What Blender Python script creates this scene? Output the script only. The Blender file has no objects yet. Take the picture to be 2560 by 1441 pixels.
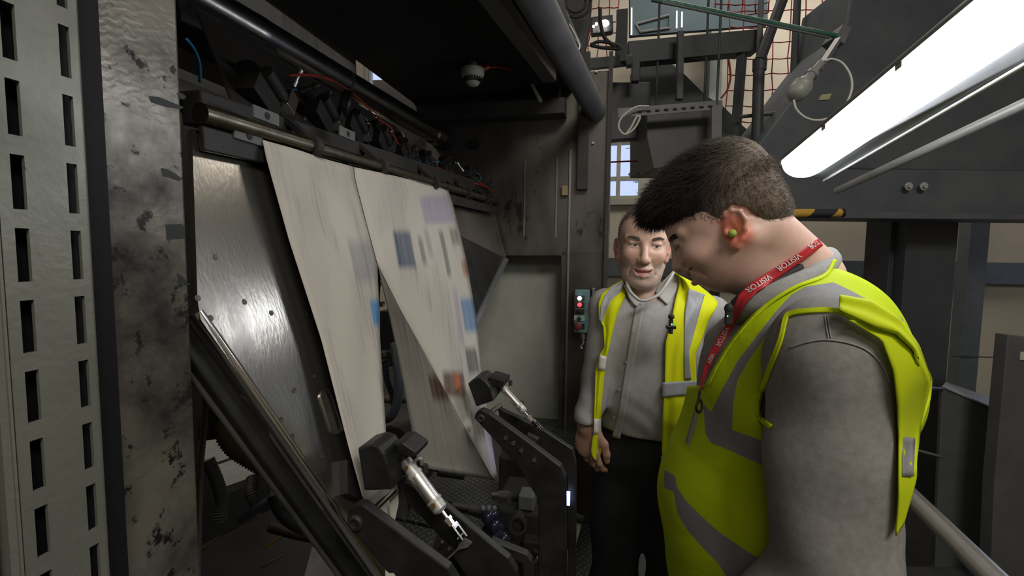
import bpy, math, random
import numpy as np
from mathutils import Vector, Matrix, Quaternion
from mathutils.bvhtree import BVHTree
from mathutils.geometry import tessellate_polygon
random.seed(7); np.random.seed(7)
SC = bpy.context.scene
COL = SC.collection
# ------------------------------------------------------------------ camera
F_PX = 1150.0; CX, CY = 1280.0, 720.5
CAMZ = 1.62
pitch = math.radians(4.28); roll = 0.0109
_f = Vector((0, math.cos(pitch), -math.sin(pitch)))
_r = Vector((1, 0, 0)); _u = Vector((0, math.sin(pitch), math.cos(pitch)))
cr, sr = math.cos(roll), math.sin(roll)
C_R = _r*cr + _u*sr; C_U = _u*cr - _r*sr; C_F = _f
C_P = Vector((0, 0, CAMZ))
cam_d = bpy.data.cameras.new('camera'); cam = bpy.data.objects.new('camera', cam_d); COL.objects.link(cam)
cam_d.sensor_width = 36; cam_d.lens = 36*F_PX/2560; cam_d.clip_start = .02; cam_d.clip_end = 200
cam.matrix_world = Matrix((( C_R.x, C_U.x, -C_F.x, 0), (C_R.y, C_U.y, -C_F.y, 0), (C_R.z, C_U.z, -C_F.z, CAMZ), (0, 0, 0, 1)))
SC.camera = cam
SC.view_settings.view_transform = 'Standard'; SC.view_settings.look = 'None'
SC.view_settings.gamma = 1; SC.view_settings.use_curve_mapping = False
SC.view_settings.exposure = 0.42
def ray(px, py): return C_F + C_R*((px-CX)/F_PX) - C_U*((py-CY)/F_PX)
def P(px, py, d): return C_P + ray(px, py)*d          # a point at forward distance d
A_ = math.radians(12.7)
U = Vector((math.sin(A_), math.cos(A_), 0)); V = Vector((math.cos(A_), -math.sin(A_), 0)); Z = Vector((0, 0, 1))
def W(t, s, z): return U*t + V*s + Z*z                 # press coordinates: along the rollers, across, up
def hitp(px, py, n, c):                                # ray meets plane n.p = c
    d = ray(px, py); return C_P + d*((c-n.dot(C_P))/n.dot(d))
def PT(px, py, t): return hitp(px, py, U, t)
def PS(px, py, s): return hitp(px, py, V, s)
def PZ(px, py, z): return hitp(px, py, Z, z)
def pix(p):
    q = p-C_P; d = q.dot(C_F); return (CX+F_PX*q.dot(C_R)/d, CY-F_PX*q.dot(C_U)/d)
# ------------------------------------------------------------------ light
wd = bpy.data.worlds.new('world'); SC.world = wd; wd.use_nodes = True
wn = wd.node_tree.nodes; wl = wd.node_tree.links
bg = wn['Background']; bg.inputs[0].default_value = (.62, .70, .95, 1); bg.inputs[1].default_value = .9
def area(name, loc, target, sx, sy, power, col):
    d = bpy.data.lights.new(name, 'AREA'); d.shape = 'RECTANGLE'; d.size = sx; d.size_y = sy; d.energy = power; d.color = col
    o = bpy.data.objects.new(name, d); COL.objects.link(o); o.location = loc
    o.rotation_euler = (Vector(target)-Vector(loc)).to_track_quat('-Z', 'Y').to_euler(); return o
TUBE_EMIT = 11.0
# added unseen fill lights behind the viewer, at the far end, around the press
area('fill_light', (1.2, -1.6, 4.2), (.4, 1.2, 1.2), 1.8, .8, 54, (1, .95, .86))
area('fill_light', (2.0, 4.0, 4.9), (1.6, 5.6, .5), 3.0, 1.2, 62, (1, .93, .82))
area('fill_light', (-.35, -1.4, 2.9), (-.5, 1.2, 1.1), 1.0, .3, 3, (1, .96, .9))
area('fill_light', (-2.2, 1.4, 2.6), (-1.2, 1.6, .6), .9, .4, 2.5, (1, .97, .92))
_l = W(.9, -1.5, 3.3); area('fill_light', _l, W(1.0, -.95, 2.3), .8, .3, 7, (1, .95, .88))
# ------------------------------------------------------------------ materials
def mat(name, col, rough=.5, metal=0, col2=None, scale=8, detail=6, bump=0, bscale=60, lo=.35, hi=.65, stretch=None, rvar=0, spec=None, emit=None, es=0, col3=None, s3=30, t3=.62, aniso=0):
    m = bpy.data.materials.new(name); m.use_nodes = True
    N = m.node_tree.nodes; L = m.node_tree.links; b = N['Principled BSDF']
    b.inputs['Base Color'].default_value = (*col, 1); b.inputs['Roughness'].default_value = rough; b.inputs['Metallic'].default_value = metal
    if spec is not None: b.inputs['Specular IOR Level'].default_value = spec
    if aniso: b.inputs['Anisotropic'].default_value = aniso
    if emit: b.inputs['Emission Color'].default_value = (*emit, 1); b.inputs['Emission Strength'].default_value = es
    if col2 or bump or rvar:
        tc = N.new('ShaderNodeTexCoord'); mp = N.new('ShaderNodeMapping'); L.new(tc.outputs['Object'], mp.inputs[0])
        if stretch: mp.inputs['Scale'].default_value = stretch
    if col2 or rvar:
        n = N.new('ShaderNodeTexNoise'); n.inputs['Scale'].default_value = scale; n.inputs['Detail'].default_value = detail
        n.inputs['Roughness'].default_value = .62; L.new(mp.outputs[0], n.inputs[0])
        rp = N.new('ShaderNodeMapRange'); rp.inputs[1].default_value = lo; rp.inputs[2].default_value = hi; L.new(n.outputs[0], rp.inputs[0])
        if col2:
            mx = N.new('ShaderNodeMix'); mx.data_type = 'RGBA'; mx.inputs[6].default_value = (*col, 1); mx.inputs[7].default_value = (*col2, 1)
            L.new(rp.outputs[0], mx.inputs[0]); out = mx.outputs[2]
            if col3:
                n3 = N.new('ShaderNodeTexNoise'); n3.inputs['Scale'].default_value = s3; n3.inputs['Detail'].default_value = 8; n3.inputs['Roughness'].default_value = .7
                L.new(mp.outputs[0], n3.inputs[0]); r3 = N.new('ShaderNodeMapRange'); r3.inputs[1].default_value = t3; r3.inputs[2].default_value = t3+.05; L.new(n3.outputs[0], r3.inputs[0])
                m3 = N.new('ShaderNodeMix'); m3.data_type = 'RGBA'; L.new(r3.outputs[0], m3.inputs[0]); L.new(out, m3.inputs[6]); m3.inputs[7].default_value = (*col3, 1); out = m3.outputs[2]
            L.new(out, b.inputs['Base Color'])
        if rvar:
            ma = N.new('ShaderNodeMath'); ma.operation = 'MULTIPLY_ADD'; ma.inputs[1].default_value = rvar; ma.inputs[2].default_value = rough; L.new(rp.outputs[0], ma.inputs[0]); L.new(ma.outputs[0], b.inputs['Roughness'])
    if bump:
        nb = N.new('ShaderNodeTexNoise'); nb.inputs['Scale'].default_value = bscale; nb.inputs['Detail'].default_value = 5; L.new(mp.outputs[0], nb.inputs[0])
        bp = N.new('ShaderNodeBump'); bp.inputs['Strength'].default_value = bump; bp.inputs['Distance'].default_value = .002; L.new(nb.outputs[0], bp.inputs['Height']); L.new(bp.outputs[0], b.inputs['Normal'])
    return m
M = {}
M['black'] = mat('black_paint', (.010, .010, .011), .40, 0, (.022, .021, .021), 14, rvar=.2, bump=.12, bscale=120)
M['blackgloss'] = mat('black_gloss', (.008, .008, .009), .22, 0, (.02, .02, .018), 10, rvar=.25, spec=.4)
M['dark'] = mat('grimy_dark_steel', (.03, .029, .028), .5, .3, (.06, .055, .052), 6, rvar=.2, bump=.1)
M['darkgrey'] = mat('dark_grey_paint', (.072, .082, .10), .5, 0, (.10, .108, .118), 4, bump=.08, bscale=200)
M['midgrey'] = mat('mid_grey_paint', (.12, .125, .13), .5, 0, (.18, .18, .18), 5)
M['chrome'] = mat('polished_steel', (.72, .71, .69), .14, 1, (.55, .54, .52), 12, rvar=.12)
M['steel'] = mat('satin_steel', (.52, .51, .49), .3, 1, (.36, .35, .34), 20, rvar=.15, bump=.05)
M['olive_steel'] = mat('oily_steel', (.32, .30, .23), .25, 1, (.12, .11, .09), 14, rvar=.2)
M['roller'] = mat('roller_steel', (.42, .40, .38), .2, 1, (.24, .23, .22), 5, rvar=.12, stretch=(1, 1, 1))
M['cream'] = mat('cream_cladding', (.64, .58, .48), .7, 0, (.70, .64, .54), 3)
M['slate'] = mat('slate_paint', (.13, .15, .165), .55, 0, (.10, .115, .13), 6)
M['silverpaint'] = mat('silver_paint', (.5, .5, .48), .4, .3, (.42, .42, .4), 12)
M['blue'] = mat('blue_tube', (.03, .20, .42), .35)
M['red'] = mat('red_wire', (.42, .04, .02), .45)
M['whitewire'] = mat('pale_cable', (.55, .56, .50), .5)
M['rednet'] = mat('red_net_cord', (.14, .02, .022), .8, spec=.1)
M['brass'] = mat('brass', (.45, .30, .10), .3, 1)
M['rubber'] = mat('rubber', (.02, .02, .02), .7)
M['whiteplastic'] = mat('off_white_plastic', (.58, .60, .50), .45, 0, (.5, .52, .42), 30)
# ------------------------------------------------------------------ mesh builder
def tagp(o, label=None, cat=None, group=None, kind=None):
    if label: o['label'] = label
    if cat: o['category'] = cat
    if group: o['group'] = group
    if kind: o['kind'] = kind
    return o
def perp(d):
    d = d.normalized(); a = Vector((0, 0, 1)) if abs(d.z) < .9 else Vector((1, 0, 0))
    x = d.cross(a).normalized(); return x, d.cross(x).normalized()
class G:
    def __init__(s): s.v = []; s.f = []; s.uv = None
    def add(s, vs, fs):
        n = len(s.v); s.v += [Vector(p) for p in vs]; s.f += [tuple(i+n for i in f) for f in fs]; return s
    def hexa(s, a, b, c, d, e, f, g, h): return s.add([a, b, c, d, e, f, g, h], [(0, 3, 2, 1), (4, 5, 6, 7), (0, 1, 5, 4), (1, 2, 6, 5), (2, 3, 7, 6), (3, 0, 4, 7)])
    def box(s, t0, t1, s0, s1, z0, z1):   # in press coordinates
        return s.hexa(*[W(*q) for q in ((t0, s0, z0), (t1, s0, z0), (t1, s1, z0), (t0, s1, z0), (t0, s0, z1), (t1, s0, z1), (t1, s1, z1), (t0, s1, z1))])
    def obox(s, c, ax, ay, az, hx, hy, hz):
        q = [c+ax*(hx*i)+ay*(hy*j)+az*(hz*k) for k in (-1, 1) for i, j in ((-1, -1), (1, -1), (1, 1), (-1, 1))]
        return s.hexa(*q)
    def bar(s, p, q, w, h, up=None):      # rectangular bar from p to q
        d = (q-p).normalized(); up = up or Z; x = d.cross(up).normalized(); y = x.cross(d).normalized()
        return s.obox((p+q)/2, d, x, y, (q-p).length/2, w/2, h/2)
    def rings(s, rs, cap=True):
        n = len(rs[0]); b = len(s.v)
        for r in rs: s.v += [Vector(p) for p in r]
        for k in range(len(rs)-1):
            for i in range(n):
                j = (i+1) % n; s.f.append((b+k*n+i, b+k*n+j, b+(k+1)*n+j, b+(k+1)*n+i))
        if cap:
            s.f.append(tuple(b+i for i in reversed(range(n)))); s.f.append(tuple(b+(len(rs)-1)*n+i for i in range(n)))
        return s
    def cyl(s, p, q, r, r2=None, n=20):
        x, y = perp(q-p); r2 = r if r2 is None else r2
        return s.rings([[p0+(x*math.cos(a)+y*math.sin(a))*rr for a in [2*math.pi*i/n for i in range(n)]] for p0, rr in ((p, r), (q, r2))])
    def lathe(s, p, d, prof, n=24):       # prof: (distance along d, radius)
        x, y = perp(d); d = d.normalized()
        return s.rings([[p+d*h+(x*math.cos(a)+y*math.sin(a))*max(r, 1e-4) for a in [2*math.pi*i/n for i in range(n)]] for h, r in prof])
    def tube(s, pts, r, n=8, rf=None):
        pts = [Vector(p) for p in pts]; x = None; rs = []
        for i, p in enumerate(pts):
            d = (pts[min(i+1, len(pts)-1)]-pts[max(i-1, 0)]).normalized()
            if x is None: x, y = perp(d)
            x = (x-d*x.dot(d)).normalized(); y = d.cross(x)
            rr = rf(i) if rf else r
            rs.append([p+(x*math.cos(a)+y*math.sin(a))*rr for a in [2*math.pi*k/n for k in range(n)]])
        return s.rings(rs)
    def prism(s, pts, ext):               # polygon extruded by vector ext
        pts = [Vector(p) for p in pts]; n = len(pts)
        tri = tessellate_polygon([pts])
        b = len(s.v); s.v += pts+[p+ext for p in pts]
        for t in tri: s.f.append(tuple(b+i for i in t)); s.f.append(tuple(b+n+i for i in reversed(t)))
        for i in range(n): j = (i+1) % n; s.f.append((b+i, b+j, b+n+j, b+n+i))
        return s
    def sphere(s, c, r, n=16, sc=(1, 1, 1)):
        m = n//2; rs = []
        for k in range(m+1):
            a = math.pi*k/m; rr = max(math.sin(a), 1e-3)
            rs.append([Vector((c.x+r*sc[0]*rr*math.cos(2*math.pi*i/n), c.y+r*sc[1]*rr*math.sin(2*math.pi*i/n), c.z-r*sc[2]*math.cos(a))) for i in range(n)])
        return s.rings(rs)
    def build(s, name, m, parent=None, smooth=False, bevel=0, origin=None, seg=2):
        me = bpy.data.meshes.new(name)
        if parent is not None: o0 = parent.get('_w'); o0 = Vector(o0)
        elif origin is not None: o0 = Vector(origin)
        else:
            o0 = Vector((sum(p.x for p in s.v)/len(s.v), sum(p.y for p in s.v)/len(s.v), min(p.z for p in s.v)))
        me.from_pydata([p-o0 for p in s.v], [], s.f); me.materials.append(m if not isinstance(m, str) else M[m])
        me.validate(); me.update()
        o = bpy.data.objects.new(name, me); COL.objects.link(o)
        o['_w'] = tuple(o0)
        if parent is not None: o.parent = parent
        else: o.location = o0
        fixn(me)
        if smooth:
            for p in me.polygons: p.use_smooth = True
            if smooth != 'all':
                sharp(me, .7)
        if bevel:
            b = o.modifiers.new('b', 'BEVEL'); b.width = bevel; b.segments = seg; b.limit_method = 'ANGLE'
        return o
import bmesh
def fixn(me):
    bm = bmesh.new(); bm.from_mesh(me); bmesh.ops.recalc_face_normals(bm, faces=bm.faces); bm.to_mesh(me); bm.free()
def sharp(me, ang):
    bm = bmesh.new(); bm.from_mesh(me)
    for e in bm.edges: e.smooth = not (len(e.link_faces) == 2 and e.calc_face_angle(0) > ang)
    bm.to_mesh(me); bm.free()
def thing(name, label, cat, loc, group=None):
    o = bpy.data.objects.new(name, None); COL.objects.link(o); o.location = loc; o['_w'] = tuple(Vector(loc)); o.empty_display_size = .05
    return tagp(o, label, cat, group)
def struct(name, g, m, **k): return tagp(g.build(name, m, **k), kind='structure')
def dup(root, delta, label=None, group=None):
    r = root.copy(); COL.objects.link(r); r.location = root.location+Vector(delta)
    if label: r['label'] = label
    if group: r['group'] = group
    for ch in list(root.children):
        c = ch.copy(); COL.objects.link(c); c.parent = r
        for g2 in ch.children: d = g2.copy(); COL.objects.link(d); d.parent = c
    return r
def bez(pts, n=12):                        # catmull-rom through points
    pts = [Vector(p) for p in pts]; q = [pts[0]*2-pts[1]]+pts+[pts[-1]*2-pts[-2]]; out = []
    for i in range(1, len(q)-2):
        a, b, c, d = q[i-1:i+3]
        for k in range(n):
            t = k/n; out.append(.5*((2*b)+(c-a)*t+(2*a-5*b+4*c-d)*t*t+(-a+3*b-3*c+d)*t**3))
    out.append(pts[-1]); return out
SC.cycles.caustics_reflective = False; SC.cycles.caustics_refractive = False
SC.cycles.max_bounces = 7; SC.cycles.diffuse_bounces = 3; SC.cycles.glossy_bounces = 3; SC.cycles.transmission_bounces = 6
# ------------------------------------------------------------------ the hall
def boxes(lst):
    g = G()
    for b in lst: g.box(*b)
    return g
floor_m = mat('hall_floor', (.05, .05, .052), .6, 0, (.08, .08, .08), 5, bump=.1)
struct('floor', boxes([(-2.6, 6.2, -3.6, 4.6, -.1, 0)]), floor_m)
T_B = 6.0
def holes_wall(fixed, holes, a0, a1, z0, z1, mk):
    """wall slab with rectangular holes (a,z): returns boxes from mk(a0,a1,z0,z1)"""
    As = sorted({a0, a1, *[h[0] for h in holes], *[h[1] for h in holes]}); Zs = sorted({z0, z1, *[h[2] for h in holes], *[h[3] for h in holes]})
    out = []
    for i in range(len(As)-1):
        for j in range(len(Zs)-1):
            ca, cz = (As[i]+As[i+1])/2, (Zs[j]+Zs[j+1])/2
            if any(h[0] < ca < h[1] and h[2] < cz < h[3] for h in holes): continue
            out.append(mk(As[i], As[i+1], Zs[j], Zs[j+1]))
    return out
def rect_T(px0, py0, px1, py1, t):
    a = PT(px0, py0, t); b = PT(px1, py1, t); return (a.dot(V), b.dot(V), b.z, a.z)
w1 = rect_T(1527, 352, 1690, 488, T_B)
w3 = rect_T(960, 190, 1010, 245, T_B)
w3 = (w3[0]-.25, w3[1]+.05, w3[2]-.3, min(w3[3]+.3, 4.5))
struct('wall_back', boxes(holes_wall(0, [w1, w3], -3.6, 4.6, 0, 5.0, lambda a, b, c, d: (T_B, T_B+.15, a, b, c, d))), 'cream')
q = hitp(505, 190, V, -3.5); w2 = (q.dot(U)-.7, q.dot(U)+.5, q.z-.5, q.z+.7)
struct('wall_left', boxes(holes_wall(0, [w2], -2.6, 6.0, 0, 5.0, lambda a, b, c, d: (a, b, -3.65, -3.5, c, d))), 'cream')
w4 = (3.3, 5.7, .5, 2.5)  # unseen window added to put a daylight reflection on the forming board
struct('wall_right', boxes(holes_wall(0, [w4], -2.6, 6.0, 0, 5.0, lambda a, b, c, d: (a, b, 4.5, 4.65, c, d))), 'cream')
struct('wall_rear', boxes([(-2.7, -2.55, -3.5, 4.5, 0, 5.0)]), 'cream')
struct('ceiling', boxes([(-2.6, 6.1, -3.6, 4.6, 5.0, 5.1)]), 'darkgrey')
# window on the back wall: outer frame, mullions, pane
def window_T(name, w, bars, hb, t):
    a0, a1, z0, z1 = w; f = .05
    g = boxes([(t-.03, t+.1, a0-f, a1+f, z0-f, z0), (t-.03, t+.1, a0-f, a1+f, z1, z1+f), (t-.03, t+.1, a0-f, a0, z0, z1), (t-.03, t+.1, a1, a1+f, z0, z1)])
    for b, wd_ in bars: x = a0+(a1-a0)*b; g.box(t, t+.09, x-wd_/2, x+wd_/2, z0, z1)
    for h in hb: z = z0+(z1-z0)*h; g.box(t+.01, t+.08, a0, a1, z-.025, z+.025)
    return struct(name, g, M['wframe'])
M['wframe'] = mat('window_frame_paint', (.50, .49, .42), .5)
M['glass'] = mat('pane_glass', (.8, .85, .9), .02); _b = M['glass'].node_tree.nodes['Principled BSDF']; _b.inputs['Transmission Weight'].default_value = 1; _b.inputs['IOR'].default_value = 1.02; _b.inputs['Roughness'].default_value = 0
wo = window_T('window_1', w1, [(.13, .05), (.52, .13), (.66, .05)], [.32, .97], T_B)
pn = G().box(T_B+.04, T_B+.045, w1[0], w1[1], w1[2], w1[3]).build('pane', 'glass', wo)
wo = window_T('window_2', w3, [(.5, .05)], [.5], T_B); G().box(T_B+.04, T_B+.045, w3[0], w3[1], w3[2], w3[3]).build('pane', 'glass', wo)
g = boxes([(w2[0]-.05, w2[1]+.05, -3.52, -3.45, w2[2]-.05, w2[2]), (w2[0]-.05, w2[1]+.05, -3.52, -3.45, w2[3], w2[3]+.05), (w2[0]-.05, w2[0], -3.52, -3.45, w2[2], w2[3]), (w2[1], w2[1]+.05, -3.52, -3.45, w2[2], w2[3])])
wo = struct('window_3', g, M['wframe']); G().box(w2[0], w2[1], -3.49, -3.485, w2[2], w2[3]).build('pane', 'glass', wo)
g = boxes([(w4[0]-.05, w4[1]+.05, 4.47, 4.55, w4[2]-.05, w4[2]), (w4[0]-.05, w4[1]+.05, 4.47, 4.55, w4[3], w4[3]+.05), (w4[0]-.05, w4[0], 4.47, 4.55, w4[2], w4[3]), (w4[1], w4[1]+.05, 4.47, 4.55, w4[2], w4[3]), (4.47, 4.53, 4.49, 4.54, w4[2], w4[3])])
wo = struct('added_window', g, M['wframe']); G().box(w4[0], w4[1], 4.53, 4.535, w4[2], w4[3]).build('pane', 'glass', wo)
# rails on the back wall
def railT(px0, py0, px1, py1, t, dep, m, name):
    a = PT(px0, py0, t); b = PT(px1, py1, t)
    return struct(name, G().box(t, t+dep, a.dot(V), b.dot(V), b.z, a.z), m)
z1_, z0_ = PT(1530, 645, 5.9).z, PT(1530, 690, 5.9).z
struct('trim_1', G().box(5.9, 6.0, -3.5, 4.5, z0_, z1_), 'slate')
_z = PT(1530, 497, 5.9).z
struct('trim_2', G().box(5.93, 6.0, w1[0]-.2, w1[1]+.3, _z-.07, _z), 'wframe')
a = PT(1774, 200, 5.8).dot(V); b = PT(1804, 200, 5.8).dot(V)
struct('trim_3', G().box(5.8, 6.0, a, b, 2.4, 5.0), mat('galvanised_post', (.36, .40, .40), .5, .3, (.28, .32, .33), 6))
a = PT(2408, 800, 5.0).dot(V); b = PT(2455, 800, 5.0).dot(V)
struct('trim_4', G().box(5.0, 5.15, a, b, 0, 3.2), 'slate')
# tree beyond the window
g = G(); c0 = PT(1664, 425, 11.0)
for i in range(900):
    a_ = random.gauss(0, .28); z_ = random.gauss(-.1, .6); d_ = random.gauss(0, .4); c = c0+V*a_+Z*z_+U*d_
    q1 = Vector((random.gauss(0, 1), random.gauss(0, 1), random.gauss(0, 1))).normalized()*.09; q2 = q1.cross(Z).normalized()*.05
    g.add([c-q1, c+q2, c+q1, c-q2], [(0, 1, 2, 3)])
tr = thing('tree', 'dark leafy tree standing outside beyond the hall window', 'tree', (c0.x, c0.y, 0))
g.build('foliage', mat('leaves', (.10, .13, .11), .8), tr)
G().cyl(Vector((c0.x, c0.y, -.2)), c0, .1, .05).build('trunk', mat('bark', (.06, .05, .04), .9), tr)

M['press_blk'] = mat('deep_black_paint', (.010, .010, .012), .6, spec=.3)
# ------------------------------------------------------------------ press: near side
M['worn'] = mat('worn_bare_steel', (.31, .29, .25), .36, .6, (.045, .042, .039), 5.5, 14, lo=.40, hi=.62, bump=.35, bscale=70, rvar=.2, col3=(.03, .028, .026), s3=42, t3=.58)
def grind(m):       # curved grinder marks in the bare steel
    N = m.node_tree.nodes; L = m.node_tree.links; b = N['Principled BSDF']
    w = N.new('ShaderNodeTexWave'); w.wave_type = 'RINGS'; w.rings_direction = 'SPHERICAL'; w.inputs['Scale'].default_value = 48; w.inputs['Distortion'].default_value = 7; w.inputs['Detail'].default_value = 4; w.inputs['Detail Scale'].default_value = 2
    mp = N.new('ShaderNodeMapping'); mp.inputs['Location'].default_value = (.0, -.12, -1.55); mp.inputs['Scale'].default_value = (1, 1, 1)
    tc = N.new('ShaderNodeTexCoord'); L.new(tc.outputs['Object'], mp.inputs[0]); L.new(mp.outputs[0], w.inputs[0])
    bp = N.new('ShaderNodeBump'); bp.inputs['Strength'].default_value = .16; bp.inputs['Distance'].default_value = .001
    nm = N.new('ShaderNodeTexNoise'); nm.inputs['Scale'].default_value = 7; L.new(tc.outputs['Object'], nm.inputs[0]); nr = N.new('ShaderNodeMapRange'); nr.inputs[1].default_value = .42; nr.inputs[2].default_value = .62; L.new(nm.outputs[0], nr.inputs[0])
    mu_ = N.new('ShaderNodeMath'); mu_.operation = 'MULTIPLY'; L.new(w.outputs[1], mu_.inputs[0]); L.new(nr.outputs[0], mu_.inputs[1]); L.new(mu_.outputs[0], bp.inputs['Height'])
    old = [l for l in L if l.to_socket == b.inputs['Normal']]
    if old: L.new(old[0].from_socket, bp.inputs['Normal'])
    L.new(bp.outputs[0], b.inputs['Normal'])
    bp.location = (0, 0)
grind(M['worn'])
t = thing('press_side_frame', 'thick upright press frame edge of bare worn scratched steel at the left', 'press frame', W(.36, -.6, 0))
G().box(.323, .407, -1.75, -.45, 0, 2.75).build('frame_plate', 'worn', t, bevel=.003)
# bare patches where paint is chipped: small dark flat chips standing proud by a hair
CHM = mat('old_dark_paint', (.03, .035, .035), .6)
for pts in ([(375, 240), (400, 243), (447, 262), (462, 268), (455, 273), (420, 268), (380, 256)], [(445, 233), (456, 232), (468, 241), (463, 249), (452, 247)], [(428, 168), (436, 163), (443, 174), (438, 186), (430, 180)],
            [(405, 420), (420, 423), (438, 432), (457, 447), (452, 453), (425, 444), (410, 440)], [(417, 562), (458, 560), (466, 575), (464, 596), (420, 600)], [(445, 684), (458, 690), (470, 706), (480, 712), (452, 714)]):
    pts = [(a[0]*.995, a[1]) for a in pts]; G().prism([PS(x, y, -.4496) for x, y in pts], V*-.0002).build('paint_chip', CHM, t)
bp_ = G()
for s0, s1 in ((-.47, -.455),):
    bp_.box(.300, .323, -.60, -.452, 0, 2.75)
bp_.build('back_strip', 'black', t)
# perforated channel
ch = thing('perforated_channel', 'upright slotted galvanised steel channel at the left edge beside the press frame', 'cable channel', W(.265, -.43, 0))
SL = -.42; pitch_z = .0524; sh = .0388; zc0 = 1.615
colsT = [(.2445, .2528), (.2790, .2862)]
def plate_rows(t0, t1, hole):     # boxes of one column strip
    out = []; z = zc0-pitch_z*22
    zz = [(z+pitch_z*i-sh/2, z+pitch_z*i+sh/2) for i in range(40)]
    lo = .30
    for a, b in zz:
        out.append((t0, t1, SL-.003, SL, lo, a)); lo = b
    out.append((t0, t1, SL-.003, SL, lo, 2.75)); return out
g = boxes([(.237, colsT[0][0], SL-.003, SL, .3, 2.75), (colsT[0][1], colsT[1][0], SL-.003, SL, .3, 2.75), (colsT[1][1], .291, SL-.003, SL, .3, 2.75)]
          + plate_rows(*colsT[0], 1)+plate_rows(*colsT[1], 1))
M['galv'] = mat('galvanised_steel', (.34, .345, .30), .42, .55, (.22, .225, .20), 7, 8, lo=.3, hi=.7, bump=.2, bscale=160, rvar=.15, col3=(.10, .085, .06), s3=16, t3=.66)
g.build('slotted_face', 'galv', ch)
fl = G()
arcs = [W(.291+.004*math.sin(a), SL-.004+.004*math.cos(a), 0) for a in [i*math.pi/2/6 for i in range(7)]]
def strip(pts, z0, z1, th):       # thin folded strip along a plan polyline
    g = G(); n = len(pts)
    for i in range(n-1):
        p, q_ = pts[i], pts[i+1]; d = (q_-p).normalized(); nn = Vector((-d.y, d.x, 0))*th
        g.hexa(p+Z*z0, q_+Z*z0, q_+nn+Z*z0, p+nn+Z*z0, p+Z*z1, q_+Z*z1, q_+nn+Z*z1, p+nn+Z*z1)
    return g
strip(arcs, .3, 2.75, .002).build('rolled_edge', 'galv', ch)
G().box(.296, .3195, -.60, -.435, .3, 2.75).build('side_flange', 'press_blk', ch)
G().box(.240, .292, -.436, -.432, .3, 2.75).build('slot_shade', 'press_blk', ch)  # black sheet added to stand in for the dark behind the slots
strip([W(.237, SL-.03, 0), W(.237, SL-.004, 0), W(.2345, SL, 0), W(.232, SL-.004, 0), W(.232, SL-.03, 0)], .3, 2.75, .0015).build('lip', 'galv', ch)
G().box(.18, .226, -.50, -.428, .3, 2.75).build('backing_plate', 'dark', ch)
G().box(.232, .298, -.475, -.47, .3, 2.75).build('backing_plate', 'black', ch)
G().box(.2, .3, -.52, -.41, 0, .3).build('foot', 'dark', ch)

# ------------------------------------------------------------------ press: far side frame
def prismT(g, pts, t, th, holes=None):
    loops = [[PT(x, y, t) for x, y in pts]]
    return g.prism(loops[0], U*th)
M['dirtysteel'] = mat('grimy_polished_steel', (.075, .066, .058), .36, .55, (.19, .175, .155), 2.6, 7, lo=.42, hi=.72, rvar=.25, bump=.12, bscale=70, stretch=(1, 1, .45), col3=(.03, .028, .027), s3=7, t3=.60)
ff = thing('press_side_frame', 'far tall grimy steel press frame behind the running paper', 'press frame', W(2.02, -.6, 0))
g = G(); prismT(g, [(930, 200), (1530, 176), (1524, 560), (1520, 655), (1398, 640), (1270, 640), (1000, 640)], 2.0, .07); g.build('frame_plate', 'dirtysteel', ff, bevel=.003)
zb = PT(1400, 640, 2.0).z
a, b = PT(1398, 900, 2.0).dot(V), PT(1517, 650, 2.0).dot(V)
G().box(2.0, 2.07, a, b, 0, zb+.02).build('column', 'dirtysteel', ff, bevel=.003)
_s = PT(1418, 700, 2.0).dot(V); G().box(1.993, 2.0, _s, _s+.008, .25, zb+.45).build('edge_strip', 'steel', ff)
_s = PT(1455, 300, 2.0).dot(V); G().box(1.97, 2.0, _s-.012, _s+.03, zb+.28, 2.45).build('conduit_rib', 'dark', ff)
_s = b; G().box(1.985, 2.08, _s-.012, _s+.004, 0, 2.45).build('edge_strip', 'dark', ff)
for x in (1312, 1392): p = PT(x, 455, 2.0); G().box(1.996, 2.0, p.dot(V)-.003, p.dot(V)+.003, zb+.08, p.z+.1).build('seam', 'steel', ff)
p = PT(1413, 478, 2.0); G().box(1.98, 2.0, p.dot(V)-.012, p.dot(V)+.012, p.z-.02, p.z+.02).build('small_plate', mat('ochre_tag', (.30, .22, .11), .5), ff)
p = PT(1187, 362, 1.999); G().cyl(p, p-U*.012, .024).build('bore_cap', 'black', ff)
for x, y in ((1483, 358), (1491, 180), (1240, 560), (1462, 330)): p = PT(x, y, 1.999); G().cyl(p, p-U*.008, .006, n=6).build('bolt', 'steel', ff)
# light painted panel behind the opening
lp = mat('pale_painted_panel', (.46, .47, .41), .55, 0, (.33, .34, .30), 4, 7, col3=(.16, .16, .14), s3=20, t3=.68, bump=.05)
g = G(); prismT(g, [(1120, 600), (1412, 600), (1412, 1090), (1100, 1060)], 2.12, .02)
tagp(g.build('guard_panel', lp), 'pale grey painted guard panel with grime inside the far press opening', 'panel')
# ceiling of the walkway: underside of the unit above
g = G().box(-.3, 2.0, -.92, -.2, 2.3, 2.5)
tagp(g.build('overhead_deck', mat('sooty_black', (.016, .016, .016), .75, 0, (.028, .026, .026), 5)), 'black sooty underside of the press deck carrying the smoke detector', 'deck')
g = G().box(1.9, 1.99, -.86, -.22, 2.19, 2.25)
tagp(g.build('cable_ledge', 'dark'), 'narrow dark ledge along the far frame under the black deck', 'ledge')
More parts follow.
